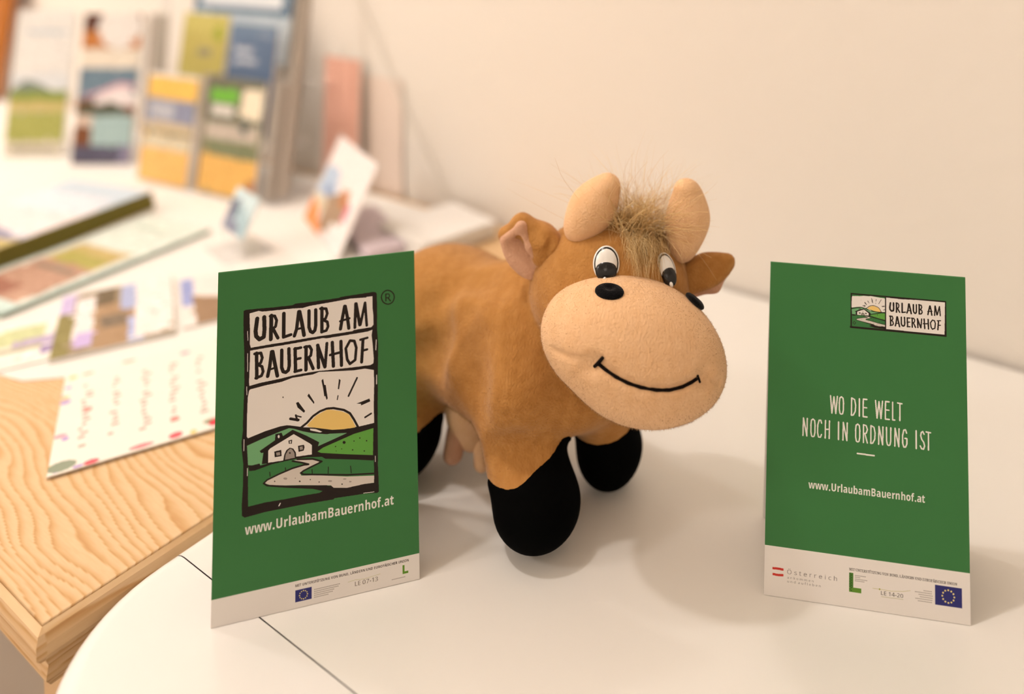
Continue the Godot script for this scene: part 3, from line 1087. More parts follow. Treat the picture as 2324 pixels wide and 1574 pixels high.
func build_cow() -> void:
	var org := Vector3(-0.06, 0, -0.455)
	var t := thing("plush_cow", "brown plush cow with cream muzzle, horns and black hooves between the green cards", "plush toy", Transform3D(Basis(Vector3.UP, deg_to_rad(YAW)), from_cam(org)))
	# feet on the table
	var fr := Vector3(-0.0490, 0.0228, -0.4140)
	var fl := Vector3(-0.0100, 0.0210, -0.4600)
	var rr := Vector3(-0.1435, 0.0245, -0.4660)
	var rl := Vector3(-0.105, 0.022, -0.530)
	var head_c := at(1385, 652, -0.440)
	var hb := view_basis(head_c)
	var body: Array = [
		limb(at(1010, 726, -0.505), 0.044, at(1200, 800, -0.458), 0.044, 0.02),
		egg(at(1192, 772, -0.463), Vector3(0.045, 0.046, 0.044), Basis(), 0.02),
		egg(at(1018, 708, -0.51), Vector3(0.046, 0.040, 0.043), Basis(), 0.02),
		limb(at(1240, 790, -0.455), 0.032, at(1345, 720, -0.455), 0.028, 0.012),
		egg(at(1290, 864, -0.447), Vector3(0.034, 0.027, 0.033), Basis(), 0.010),
		limb(at(1172, 880, -0.43), 0.026, at(1172, 1050, -0.424), 0.0175, 0.010),
		egg(at(1212, 1062, -0.419), Vector3(0.0185, 0.019, 0.0185), Basis(), 0.010),
		egg(fr, Vector3(0.0240, 0.0228, 0.025), Basis(), 0.008),
		limb(at(1350, 880, -0.455), 0.024, at(1388, 1000, -0.460), 0.0165, 0.008),
		egg(fl, Vector3(0.0185, 0.0208, 0.021), Basis(), 0.01),
		limb(at(950, 790, -0.49), 0.034, at(920, 960, -0.470), 0.0195, 0.012),
		egg(rr, Vector3(0.0245, 0.0245, 0.026), Basis(), 0.01),
		limb(at(1080, 780, -0.535), 0.030, rl + Vector3(0, 0.03, 0), 0.019, 0.012),
		egg(rl, Vector3(0.021, 0.022, 0.023), Basis(), 0.01),
		egg(head_c, Vector3(0.0475, 0.0427, 0.041), hb, 0.003)]
	var creases: Array = []
	for c in [[[995, 690, 1000, 760, 985, 830], 0.0022], [[1055, 720, 1045, 800, 1062, 870], 0.0020], [[1085, 780, 1075, 860, 1080, 930], 0.0025], [[945, 800, 975, 795, 990, 775], 0.002], [[1130, 1032, 1165, 1028, 1205, 1034], 0.0035], [[1045, 640, 1090, 632, 1130, 655], 0.0015]]:
		var l: Array = c[0]
		var pr: Array[Vector3] = []
		for k in range(0, l.size(), 2):
			var h := hit(l[k], l[k + 1], body)
			pr.append(h + slope(h, body) * (0.008 - c[1]))
		for k in pr.size() - 1:
			creases.append(limb(pr[k], 0.008, pr[k + 1], 0.008, 0.012, true))
	var bmesh := solid(body + creases, 0.0022, org)
	var bp := part("body", bmesh, mats.brown, t)
	# hooves: the feet again, a little wider, cut off at the hem
	var bare: Array = []
	for f in [[fr, Vector3(-0.40, 0.90, 0.22), hit(1165, 1110, body)], [fl, Vector3(-0.14, 0.95, 0.25), at(1382, 988, -0.443)], [rr, Vector3(-0.2, 0.97, 0.1), at(925, 945, -0.466)], [rl, Vector3.UP, rl + Vector3(0, 0.02, 0)]]:
		var c: Vector3 = f[0]
		part("hoof", solid(body + creases, 0.002, org, [[Vector3(0, 0.0004, 0), Vector3.DOWN, 0.004], [f[2], f[1].normalized(), 0.002]], 0.0009, egg(c + Vector3(0, 0.008, 0), Vector3(0.0285, 0.036, 0.030))), mats.black, t)
		bare.append([c, f[1].normalized(), f[2]])
	pile(bmesh, 60000, 0.0011, mats.brown_pile, bp, 21, org, bare)
	# udder
	var ud := part("udder", solid([egg(at(1070, 920, -0.475), Vector3(0.0155, 0.022, 0.015)), limb(at(1065, 900, -0.475), 0.012, at(1075, 985, -0.47), 0.009)], 0.002, org), mats.cream, t)
	part("teat", solid([limb(at(1038, 975, -0.468), 0.0065, at(1028, 1030, -0.462), 0.0062)], 0.0015, org), mats.inner, ud)
	part("teat", solid([limb(at(1095, 1000, -0.465), 0.006, at(1095, 1050, -0.462), 0.0055)], 0.0015, org), mats.cream, ud)
	# muzzle
	var m1 := at(1430, 775, -0.4020)
	var m2 := at(1488, 853, -0.4000)
	var k := 1.0 / 4180.0
	var muz: Array = [egg(m1, Vector3(206 * k, 142 * k, 0.037), view_basis(m1, -13.0), 0.015), egg(m2, Vector3(150 * k, 100 * k, 0.0345), view_basis(m2, 4.0), 0.014)]
	var smile: Array = [[1358, 824], [1375, 838], [1398, 854], [1425, 868], [1455, 878], [1490, 884], [1520, 884], [1548, 877], [1570, 866], [1584, 856]]
	var curve := PackedVector3Array()
	for q in smile:
		curve.append(hit(q[0], q[1], muz))
	var dents: Array = []
	for i in curve.size() - 1:
		dents.append(limb(curve[i], 0.0011, curve[i + 1], 0.0011, 0.004, true))
	for d in [[1346, 826, 0.0030], [1328, 838, 0.0018], [1602, 858, 0.0028]]:
		var dh := hit(d[0], d[1], muz)
		dents.append(egg(dh + slope(dh, muz) * (0.006 - d[2]), Vector3.ONE * 0.006, Basis(), 0.004, true))
	for s in [[1252, 792, 1300, 812, 1340, 822], [1600, 848, 1622, 862, 1634, 870]]:
		dents.append(limb(hit(s[0], s[1], muz), 0.0006, hit(s[2], s[3], muz), 0.0007, 0.003, true))
		dents.append(limb(hit(s[2], s[3], muz), 0.0007, hit(s[4], s[5], muz), 0.001, 0.003, true))
	var face: Array = muz + dents
	var mmesh := solid(face, 0.0014, org)
	var mz := part("muzzle", mmesh, mats.cream, t)
	pile(mmesh, 30000, 0.0009, mats.cream_pile, mz, 22)
	var stitch := PackedVector3Array()
	var sr := PackedFloat32Array()
	for q in smile:
		var h := hit(q[0], q[1], face)
		stitch.append(h + slope(h, muz) * 0.0003 - org)
		sr.append(0.0009)
	part("mouth", tube(stitch, sr, 6), mats.thread, mz)
	for q in [[1349, 831, 1359, 822, 1369, 810], [1582, 851, 1585, 859, 1588, 867]]:
		var pp := PackedVector3Array()
		for i in 3:
			var h := hit(q[i * 2], q[i * 2 + 1], face)
			pp.append(h + slope(h, muz) * 0.0004 - org)
		part("mouth_stitch", tube(pp, PackedFloat32Array([0.0008, 0.001, 0.0008]) if q[0] < 1500 else PackedFloat32Array([0.0006, 0.0006, 0.0005]), 6), mats.thread, mz)
	# nostrils: raised felt ovals with a hollow
	for q in [[1383, 661, 0.0080, 0.0054, -2.0], [1577, 683, 0.0098, 0.0062, -42.0]]:
		var h := hit(q[0], q[1], muz)
		var n := slope(h, muz)
		var x := Vector3.UP.cross(n).normalized()
		var b := Basis(x, n.cross(x), n) * Basis(Vector3.BACK, deg_to_rad(q[4]))
		var bumps: Array = [egg(h, Vector3(q[2], q[3], 0.0026), b, 0.002), egg(h + n * 0.0026 + b.y * 0.001, Vector3(q[2] * 0.36, q[3] * 0.4, 0.0017), b, 0.0016, true)]
		part("nostril", solid(bumps, 0.0006, org), mats.black_felt, mz)
	# horns
	var h1 := at(1345, 470, -0.4340)
	part("horn", solid([egg(h1, Vector3(0.0112, 0.0205, 0.0112), view_basis(h1, -34.0), 0.008), limb(h1, 0.0098, at(1381, 420, -0.4320), 0.0060, 0.008), limb(at(1325, 515, -0.4360), 0.0106, h1, 0.0106, 0.008)], 0.0016, org), mats.cream, t)
	var h2 := at(1561, 495, -0.4360)
	part("horn", solid([egg(h2, Vector3(0.0104, 0.0205, 0.0105), view_basis(h2, -4.0), 0.008), limb(h2, 0.0095, at(1556, 432, -0.4350), 0.0066, 0.008), limb(at(1543, 560, -0.4370), 0.0090, h2, 0.0098, 0.008)], 0.0016, org), mats.cream, t)
	# ears
	var e1 := at(1192, 566, -0.4350)
	var ear_l: Array = [limb(at(1258, 572, -0.4370), 0.0085, at(1226, 540, -0.4370), 0.0085, 0.006), limb(at(1226, 540, -0.4370), 0.0085, at(1185, 508, -0.4380), 0.0055, 0.005), limb(at(1185, 508, -0.4380), 0.0055, at(1148, 532, -0.4380), 0.0035, 0.005), limb(at(1240, 560, -0.4330), 0.009, at(1228, 588, -0.4310), 0.0048, 0.005), limb(at(1148, 532, -0.4390), 0.0034, at(1205, 622, -0.4390), 0.0030, 0.004), egg(at(1195, 566, -0.4400), Vector3(0.0125, 0.0180, 0.003), view_basis(e1, 34.0), 0.005), limb(at(1252, 545, -0.4270), 0.0012, at(1232, 585, -0.4240), 0.0012, 0.004, true), limb(at(1215, 520, -0.4290), 0.001, at(1222, 570, -0.4230), 0.001, 0.004, true)]
	var el := part("ear", solid(ear_l, 0.0014, org), mats.brown, t)
	part("inner_ear", solid([egg(at(1184, 573, -0.4352), Vector3(0.0096, 0.0172, 0.0026), view_basis(e1, 34.0), 0.004), limb(at(1149, 541, -0.4350), 0.0026, at(1183, 513, -0.4315), 0.0022, 0.004), limb(at(1183, 513, -0.4315), 0.0022, at(1203, 560, -0.4300), 0.0020, 0.004), limb(at(1203, 560, -0.4300), 0.0020, at(1222, 596, -0.4300), 0.0018, 0.004)], 0.0009, org), mats.inner, el)
	var e2 := at(1600, 620, -0.4370)
	var b2 := view_basis(e2, 21.0)
	var er := part("ear", solid([egg(at(1603, 615, -0.4370), Vector3(0.0150, 0.0088, 0.006), b2, 0.005), limb(at(1555, 640, -0.4390), 0.008, at(1600, 612, -0.4370), 0.0065, 0.008), limb(at(1600, 615, -0.4370), 0.005, at(1654, 590, -0.4370), 0.0026, 0.008), egg(at(1600, 618, -0.4295), Vector3(0.011, 0.004, 0.0028), b2, 0.006, true)], 0.0014, org), mats.brown, t)
	part("inner_ear", solid([limb(at(1566, 666, -0.4370), 0.0028, at(1620, 648, -0.4365), 0.0032, 0.005), limb(at(1620, 648, -0.4365), 0.0032, at(1661, 602, -0.4365), 0.0018, 0.005)], 0.001, org), mats.inner, er)
	# eyes: flat ovals of plastic on the head
	var sph := SphereMesh.new()
	sph.radial_segments = 40
	sph.rings = 20
	for q in [[1376, 598, 28.5, 37.0, 0.0, 0.0], [1512, 612, 20.0, 36.0, 16.0, 0.35]]:
		var h := hit(q[0], q[1], body)
		var b := view_basis(h, q[4]) * Basis(Vector3.UP, q[5])
		var s: float = -h.z / FOC * 1.04
		var c := h - org + b.z * 0.0006
		var eye := part("eye", sph, mats.eye_black, t, Transform3D(b.scaled_local(Vector3(q[2] * s, q[3] * s, 0.0026) * 2.0), c))
		var inv := eye.transform.affine_inverse()
		var rim := Transform3D(b.scaled_local(Vector3((q[2] + 1.6) * s, (q[3] + 1.6) * s, 0.0018) * 2.0), c)
		part("eye_rim", sph, mats.eye_white, eye, inv * rim)
		part("eye_white", sph, mats.eye_white, eye, inv * Transform3D(b.scaled_local(Vector3(q[2] * 0.90 * s, q[3] * 0.90 * s, 0.0027) * 2.0), c + b.z * 0.0005))
		part("pupil", sph, mats.eye_black, eye, inv * Transform3D(b.scaled_local(Vector3(q[2] * 0.84 * s, q[3] * 0.62 * s, 0.0024) * 2.0), c + b.z * 0.0018 - b.y * q[3] * 0.42 * s))
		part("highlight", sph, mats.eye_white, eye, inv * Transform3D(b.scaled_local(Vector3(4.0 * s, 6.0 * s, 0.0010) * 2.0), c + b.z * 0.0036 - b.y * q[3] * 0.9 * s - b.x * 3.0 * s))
	# the tuft of hair: flyaway hairs, a fluffy crown and a forelock in loose locks
	rng.seed = 77
	var st := start()
	var cols := [Color(0.80, 0.54, 0.24), Color(0.90, 0.66, 0.34), Color(0.95, 0.77, 0.44), Color(0.66, 0.42, 0.17)]
	var locks: Array = []
	for i in 34:
		var u := rng.randfn(1455, 30)
		locks.append([u, 520 + rng.randfn(0, 16), 1462 + (u - 1455) * 0.8 + rng.randfn(0, 16), 592 + rng.randfn(0, 26), rng.randf() * 0.004])
	for i in 1270:
		var kind := 0 if i < 170 else 1 if i < 680 else 2 if i < 1150 else 3
		var u := rng.randfn(1445, 36)
		var v := rng.randfn(506, 16)
		var lock: Array = locks[rng.randi_range(0, 33)]
		if kind == 2:
			u = lock[0] + rng.randfn(0, 6)
			v = lock[1] + rng.randfn(0, 6)
		var root := hit(u, v, body) - Vector3(0, 0.001, 0)
		if kind == 3:
			root = hit(1490 + rng.randfn(0, 16), 515 + rng.randfn(0, 12), body)
		var tip: Vector3
		var bend: Vector3
		var thick := 0.00009 + rng.randf() * 0.00005
		if kind == 0:
			thick *= 0.7
			tip = at(1445 + (u - 1445) * 1.5 + rng.randfn(0, 80), 392 + rng.randfn(0, 30) + absf(u - 1445) * 0.2, root.z + rng.randfn(0.0, 0.014))
			bend = root.lerp(tip, 0.55) + Vector3(rng.randfn(0, 0.006), rng.randf() * 0.008, rng.randfn(0, 0.005))
		elif kind == 1:
			tip = at(u + rng.randfn(0, 46), v - 38 + rng.randfn(0, 28), root.z + rng.randfn(0.006, 0.009))
			bend = root.lerp(tip, 0.6) + Vector3(rng.randfn(0, 0.005), 0.007 + rng.randf() * 0.005, 0.003 + rng.randfn(0, 0.004))
		elif kind == 3:              # hairs blown across the horn
			tip = at(1572 + rng.randfn(0, 30), 500 + rng.randfn(0, 48), -0.418 + rng.randfn(0.0, 0.006))
			bend = root.lerp(tip, 0.5) + Vector3(rng.randfn(0, 0.004), 0.004 + rng.randf() * 0.006, 0.010)
		else:
			tip = hit(lock[2] + rng.randfn(0, 7), lock[3] + rng.randfn(0, 12), body) + Vector3(0, 0, 0.002 + lock[4])
			bend = root.lerp(tip, 0.4) + Vector3(rng.randfn(0, 0.0015), 0.008, 0.007 + lock[4])
		var pts := PackedVector3Array()
		var rad := PackedFloat32Array()
		var n := 8
		var curl := Vector3(rng.randfn(0, 1), rng.randfn(0, 1), rng.randfn(0, 1)) * (0.0012 if kind == 1 else 0.0007)
		for j in n:
			var f := float(j) / (n - 1)
			pts.append(root.lerp(bend, f).lerp(bend.lerp(tip, f), f) + curl * sin(f * 8.0) * f - org)
			rad.append(thick * (1.0 - 0.75 * f))
		_tube(st, pts, rad, 4, cols[rng.randi_range(0, 3)])
	var tuft := part("hair_tuft", st.commit(), mats.hair, t)
	tuft.set_meta("kind", "stuff")
	tuft.set_meta("label", "wispy blond tuft of hair")

# short fibres standing on a cloth surface
func pile(m: ArrayMesh, count: int, length: float, mat: Material, parent: Node, sd: int, org := Vector3.ZERO, bare: Array = []) -> void:
	var a := m.surface_get_arrays(0)
	var v: PackedVector3Array = a[Mesh.ARRAY_VERTEX]
	var nn: PackedVector3Array = a[Mesh.ARRAY_NORMAL]
	var ix: PackedInt32Array = a[Mesh.ARRAY_INDEX]
	var faces := ix.size() / 3
	rng.seed = sd
	var vs := PackedVector3Array()
	var ns := PackedVector3Array()
	for i in count:
		var f := rng.randi_range(0, faces - 1) * 3
		var r1 := sqrt(rng.randf())
		var r2 := rng.randf()
		var p := v[ix[f]] * (1.0 - r1) + v[ix[f + 1]] * (r1 * (1.0 - r2)) + v[ix[f + 2]] * (r1 * r2)
		var skip := false
		for q: Array in bare:        # no pile under the hooves
			if (p + org - q[0]).length() < 0.055 and (p + org - q[2]).dot(q[1]) < 0.0015:
				skip = true
		if skip:
			continue
		var n := nn[ix[f]]
		var side := n.cross(Vector3(rng.randfn(0, 1), rng.randfn(0, 1), rng.randfn(0, 1))).normalized()
		var tip := p + (n + Vector3(rng.randfn(0, 0.35), rng.randfn(-0.15, 0.35), rng.randfn(0, 0.35))) * length * rng.randf_range(0.5, 1.1)
		vs.append_array(PackedVector3Array([p - side * 0.00006 - n * 0.0001, tip, p + side * 0.00006 - n * 0.0001]))
		ns.append_array(PackedVector3Array([n, n, n]))
	var arr := []
	arr.resize(Mesh.ARRAY_MAX)
	arr[Mesh.ARRAY_VERTEX] = vs
	arr[Mesh.ARRAY_NORMAL] = ns
	var out := ArrayMesh.new()
	out.add_surface_from_arrays(Mesh.PRIMITIVE_TRIANGLES, arr)
	part("pile", out, mat, parent).set_meta("kind", "stuff")

# ---------------------------------------------------------------- leaflets and stands on the wooden table
func stand_up(called: String, label: String, cat: String, mid: Vector2, phi: float, lean: float, w: float, h: float, th: float, im: Image, y := 0.0, group := "") -> Node3D:
	var b := Basis(Vector3.UP, deg_to_rad(phi)) * Basis(Vector3.RIGHT, -deg_to_rad(lean))
	var o := MeshInstance3D.new()
	o.name = numbered(called)
	o.mesh = panel(w, h, th)
	add_child(o)
	o.set_surface_override_material(0, printed(im))
	o.set_surface_override_material(1, mats.paper)
	o.transform = Transform3D(b, Vector3(mid.x, TABLE + y + 0.0004, mid.y))
	return tag(o, label, cat, group)

func lay_down(called: String, label: String, cat: String, c: Vector2, up: Vector2, w: float, h: float, th: float, im: Image, y := 0.0, edge = null) -> Node3D:
	var yv := Vector3(up.x, 0, up.y).normalized()
	var b := Basis(yv.cross(Vector3.UP), yv, Vector3.UP)
	var o := MeshInstance3D.new()
	o.name = numbered(called)
	o.mesh = panel(w, h, th)
	add_child(o)
	o.set_surface_override_material(0, printed(im))
	o.set_surface_override_material(1, edge if edge else mats.paper)
	o.transform = Transform3D(b, Vector3(c.x, TABLE + y + 0.0003, c.y) - yv * h * 0.5)
	return tag(o, label, cat)

func build_leaflets() -> void:
	# white cloth runner
	var ru := PackedVector2Array([Vector2(-2.2, -0.655), Vector2(-0.63, -0.655), Vector2(-0.575, -0.62), Vector2(-0.575, -0.345), Vector2(-0.60, -0.31), Vector2(-0.68, -0.238), Vector2(-0.73, -0.226), Vector2(-2.2, -0.222)])
	var rad := PackedFloat32Array()
	for i in ru.size():
		rad.append(0.0003)
	var run := MeshInstance3D.new()
	run.name = numbered("table_runner")
	run.mesh = slab(ru, rad, 0.0006)
	run.set_surface_override_material(0, material("f1ede6", 0.9, 0.15))
	add_child(run)
	run.position = Vector3(0, TABLE + 0.0008, 0)
	tag(run, "white runner spread over the back of the pine table", "cloth")
	var y := 0.0009
	# rack with two tall leaflets
	var phi := 33.8
	var ax := Vector2(cos(deg_to_rad(phi)), -sin(deg_to_rad(phi)))
	var bk := Vector2(-sin(deg_to_rad(phi)), -cos(deg_to_rad(phi)))
	var m1 := Vector2(-1.32, -0.489)
	var m2 := Vector2(-1.199, -0.525)
	stand_up("leaflet", "tall leaflet with green meadow below a pale sky", "leaflet", m1, phi, 12, 0.083, 0.214, 0.003, picture(96, 240, "dfe3e6", [["eceae6", 0, 0, 100, 44], ["c9d4dc", 20, 14, 90, 17], ["7d8a82", [0, 56, 25, 48, 45, 50, 75, 56, 100, 55, 100, 62, 0, 62]], ["8a9a48", 0, 56, 100, 64], ["c9b878", 0, 63, 100, 70], ["a8aa5c", 0, 70, 100, 90], ["d8d0bc", 0, 90, 100, 100], ["a39d88", 10, 94, 90, 97]], 260, 3), y)
	stand_up("leaflet", "tall leaflet with brown top, white oval and blue lake photo", "leaflet", m2, phi, 12, 0.082, 0.214, 0.003, picture(96, 240, "7a4a2a", [["5a3428", 0, 0, 30, 16], ["c07a3c", 0, 12, 100, 24], ["f0ebe6", [62, 9], 38], ["ede3d2", 0, 24, 100, 37], ["6f8798", 0, 37, 100, 58], ["efe6e6", [30, 58, 55, 48, 80, 47, 100, 54, 100, 62, 30, 62]], ["d9a8b8", [5, 57, 40, 51, 70, 46, 100, 48, 100, 50, 70, 49, 40, 54]], ["4e5340", [0, 66, 15, 60, 35, 62, 60, 59, 85, 64, 85, 68, 0, 69]], ["d9c4b4", 0, 68, 40, 76], ["a9c4c4", 30, 68, 100, 88], ["57566a", 0, 88, 80, 100], ["8b87a0", 80, 88, 100, 100]], 260, 4), y)
	var lean := Basis(Vector3.RIGHT, -deg_to_rad(12))
	for k in 2:
		var mm: Vector2 = [m1, m2][k] + bk * 0.002
		var rk := thing("leaflet_holder", ["clear holder behind the meadow leaflet", "clear holder with grey side behind the lake leaflet"][k], "holder", Transform3D(Basis(Vector3.UP, deg_to_rad(phi)), Vector3(mm.x, TABLE + y, mm.y)))
		part("back_plate", panel(0.088, 0.2, 0.002), mats.clear, rk, Transform3D(lean, Vector3(0, 0.003, -0.004)))
		part("base_plate", block(Vector3(0.088, 0.003, 0.05), 0.001), mats.clear, rk, Transform3D(Basis(), Vector3(0, 0.0016, -0.03)))
		if k == 1:
			part("side_plate", block(Vector3(0.018, 0.21, 0.02), 0.001), mats.rack, rk, Transform3D(lean, lean * Vector3(0.055, 0.107, -0.014) + Vector3(0, 0.003, 0)))
	# brochure stand of three tiers
	phi = 8.0
	var f := Transform3D(Basis(Vector3.UP, deg_to_rad(phi)), Vector3(-0.98, TABLE + y, -0.534))
	var l10 := Basis(Vector3.RIGHT, -deg_to_rad(10))
	var bs := thing("brochure_stand", "grey three-tier brochure stand with two columns beside the salmon folder", "stand", f)
	part("side_plate", block(Vector3(0.008, 0.29, 0.012), 0.001), mats.rack, bs, Transform3D(l10, l10 * Vector3(0.138, 0.149, -0.015) + Vector3(0, 0.008, 0)))
	part("side_plate", block(Vector3(0.006, 0.29, 0.012), 0.001), mats.clear, bs, Transform3D(l10, l10 * Vector3(-0.118, 0.149, -0.015) + Vector3(0, 0.008, 0)))
	part("divider", block(Vector3(0.009, 0.145, 0.028), 0.001), mats.rack, bs, Transform3D(l10, l10 * Vector3(-0.003, 0.075, -0.012) + Vector3(0, 0.003, 0)))
	part("side_strip", block(Vector3(0.009, 0.145, 0.01), 0.001), mats.rack, bs, Transform3D(l10, l10 * Vector3(0.122, 0.075, -0.012) + Vector3(0, 0.003, 0)))
	part("base_plate", block(Vector3(0.26, 0.003, 0.07), 0.001), mats.clear, bs, Transform3D(Basis(), Vector3(0.01, 0.0016, -0.038)))
	for k in 2:
		part("shelf", block(Vector3(0.25, 0.003, 0.03), 0.001), mats.clear, bs, Transform3D(l10, l10 * Vector3(0.01, 0.075 * (k + 1), -0.035 * (k + 1) - 0.002)))
	var tier := func(called: String, label: String, x: float, d: float, y0: float, w: float, h: float, im: Image):
		var o := MeshInstance3D.new()
		o.name = numbered(called)
		o.mesh = panel(w, h, 0.003)
		add_child(o)
		o.set_surface_override_material(0, printed(im))
		o.set_surface_override_material(1, mats.paper)
		o.transform = f * Transform3D(l10, l10 * Vector3(x, y0, 0) + Vector3(0, 0.0035, -d))
		tag(o, label, "brochure")
	tier.call("brochure", "brochure with yellow top band and a grey village photo", -0.059, 0.0, 0.0, 0.094, 0.142, picture(96, 144, "f0b84a", [["e8e2dc", 0, 0, 100, 4], ["efc25e", 0, 4, 100, 24], ["8a90a8", 0, 24, 100, 46], ["b9bcc4", 8, 28, 60, 42], ["cfc0a0", 0, 46, 100, 54], ["6b6248", 0, 54, 100, 57], ["d9cfb4", 0, 57, 100, 70], ["f0c070", 0, 70, 100, 100]], 120, 5))
	tier.call("brochure", "brochure with bright green stripe over a dark street photo", 0.058, 0.0, 0.0, 0.1, 0.146, picture(96, 144, "8a8a68", [["6c6c58", 0, 0, 100, 40], ["6fb83c", 6, 10, 55, 22], ["d8d4cc", 10, 24, 50, 34], ["f6ead0", 62, 8, 98, 34], ["c4b8aa", 4, 40, 96, 54], ["58605c", 64, 34, 76, 48], ["7c8260", 10, 54, 96, 68], ["e8b866", 0, 68, 100, 100], ["a8704a", 86, 84, 100, 96]], 160, 6))
	tier.call("brochure", "olive green brochure on the middle tier", -0.056, 0.035, 0.078, 0.088, 0.141, picture(96, 144, "b9ae5e", [["c6bc6a", 0, 0, 100, 20], ["98a030", [80, 18], 12], ["8f8a70", 40, 34, 70, 42]], 160, 7))
	tier.call("brochure", "slate blue brochure with white lettering on the middle tier", 0.036, 0.035, 0.068, 0.086, 0.141, picture(96, 144, "5c7290", [["6a819c", 0, 0, 100, 12], ["c2cad6", 14, 22, 52, 28], ["c2cad6", 14, 32, 66, 38], ["8e9cb0", 60, 8, 90, 12]], 120, 8))
	tier.call("brochure", "wide blue magazine with white title on the top tier", -0.034, 0.07, 0.15, 0.19, 0.15, picture(160, 124, "53728c", [["6f8ca4", 0, 0, 100, 30], ["e6ecf0", 8, 36, 92, 50], ["c9d6dd", 0, 56, 100, 100]], 120, 9))
	# folders against the wall
	stand_up("folder", "salmon red folder leaning against the cream wall", "folder", Vector2(-0.842, -0.652), 0, 3, 0.07, 0.17, 0.004, picture(16, 16, "efb9a4", []), y)
	stand_up("folder", "pale pink folder leaning against the cream wall", "folder", Vector2(-0.785, -0.6675), 0, 0.4, 0.085, 0.15, 0.0012, picture(16, 16, "f2e0d2", []), y)
	# cord down the wall
	var pts := PackedVector3Array()
	var rr := PackedFloat32Array()
	for i in 15:
		var s := i / 14.0
		pts.append(Vector3(lerpf(-0.91, -0.655, s) - 0.012 * sin(s * PI), TABLE + lerpf(0.42, 0.002, s), -0.665))
		rr.append(0.0016)
	var cord := MeshInstance3D.new()
	cord.name = numbered("wall_cord")
	cord.mesh = tube(pts, rr, 10)
	cord.set_surface_override_material(0, mats.cord)
	add_child(cord)
	tag(cord, "thin white cord running slantwise down the cream wall", "cord")
	# wooden board at the far left
	var wb := MeshInstance3D.new()
	wb.name = numbered("wooden_board")
	wb.mesh = block(Vector3(0.2, 0.34, 0.018), 0.006)
	wb.set_surface_override_material(0, mats.board)
	add_child(wb)
	wb.transform = Transform3D(Basis(Vector3.UP, deg_to_rad(20)) * Basis(Vector3.RIGHT, -0.2), Vector3(-1.87, TABLE + 0.172, -0.60))
	tag(wb, "orange brown wooden board leaning behind the meadow leaflet", "board")
	# booklets lying on the runner
	var up1 := Vector2(-0.26, -0.966)
	var olive := material("7d7434", 0.6, 0.3)
	for k in 4:
		lay_down("booklet", ["thick booklet with olive spine at the bottom of the pile", "olive booklet second from the bottom of the pile", "olive booklet third from the bottom of the pile", "booklet with blue sky cover on top of the olive pile"][k], "booklet", Vector2(-0.997, -0.358) + Vector2(0.002 * (k % 2), 0.001 * k), up1, 0.13, 0.21, 0.0054, picture(120, 192, "e9e6ea", [["c9d8e4", [0, 0, 100, 0, 100, 30, 40, 30, 0, 14]], ["e4e6ee", 10, 18, 90, 40], ["ece4e4", 0, 40, 100, 66], ["8f8ea6", [0, 62, 30, 60, 70, 66, 100, 72, 100, 76, 0, 74]], ["c9b878", 0, 74, 100, 100], ["d8c4a0", 30, 82, 100, 94]], 260, 12) if k == 3 else picture(8, 8, "8a8040", []), y + k * 0.0057, olive)
	lay_down("booklet", "pale turquoise booklet with a red roofed town photo", "booklet", Vector2(-0.866, -0.361), Vector2(-0.155, -0.988), 0.1, 0.205, 0.005, picture(100, 200, "d4e2da", [["dfe8de", 0, 0, 100, 40], ["b9cabd", 20, 12, 70, 15], ["e4ddd0", 8, 38, 92, 92], ["c0ab6c", 12, 40, 88, 60], ["a9a250", 20, 48, 84, 58], ["b8917a", 10, 58, 90, 92], ["97624e", 12, 80, 60, 92], ["8f7a68", 20, 62, 80, 66], ["c9e0da", 0, 93, 100, 100]], 420, 13), y, material("9fb0a4", 0.6, 0.3))
	var e2 := Vector2(-0.893, -0.45)
	lay_down("flyer", "flyer with house photo, white strip and lilac corner", "flyer", Vector2(-0.7213, -0.3235), e2, 0.086, 0.118, 0.0032, picture(110, 150, "9c8a6e", [["c9b8e2", 0, 0, 12, 34], ["8a8048", 0, 34, 14, 100], ["efe8e6", 14, 10, 32, 78], ["c9b4e4", 18, 70, 32, 92], ["6a5a40", 30, 0, 48, 34], ["a98a68", 32, 30, 66, 100], ["7c6c58", 36, 50, 60, 70], ["aab4d8", 52, 0, 66, 46], ["aab4dc", 60, 60, 74, 100], ["f2ece6", 66, 0, 100, 96]], 240, 14), y)
	lay_down("flyer", "half hidden flyer with blue edge and brown roof photo", "flyer", Vector2(-0.677, -0.404), e2, 0.086, 0.1, 0.002, picture(110, 130, "eee6e0", [["98a2d4", 0, 0, 12, 60], ["9a7c60", [10, 40, 46, 60, 50, 100, 12, 100]], ["b9b4dc", [46, 60, 70, 84, 60, 100, 48, 100]]], 60, 15), y)
	lay_down("lavender_leaflet", "white leaflet printed with lavender sprigs at the runner edge", "leaflet", Vector2(-0.735, -0.262), e2, 0.1, 0.075, 0.001, picture(120, 90, "f1ede4", [["c9d09c", 20, 8, 60, 50], ["b8a8c8", 40, 40, 90, 60], ["9a86b4", 60, 64, 88, 84], ["a89ac0", 66, 30, 100, 44], ["b4b08c", 30, 56, 60, 66]], 160, 16), y)
	# the flowered menu card: flowers along the border, handwritten rows
	var im := sheet(280, 252, "f4efe4")
	rng.seed = 5
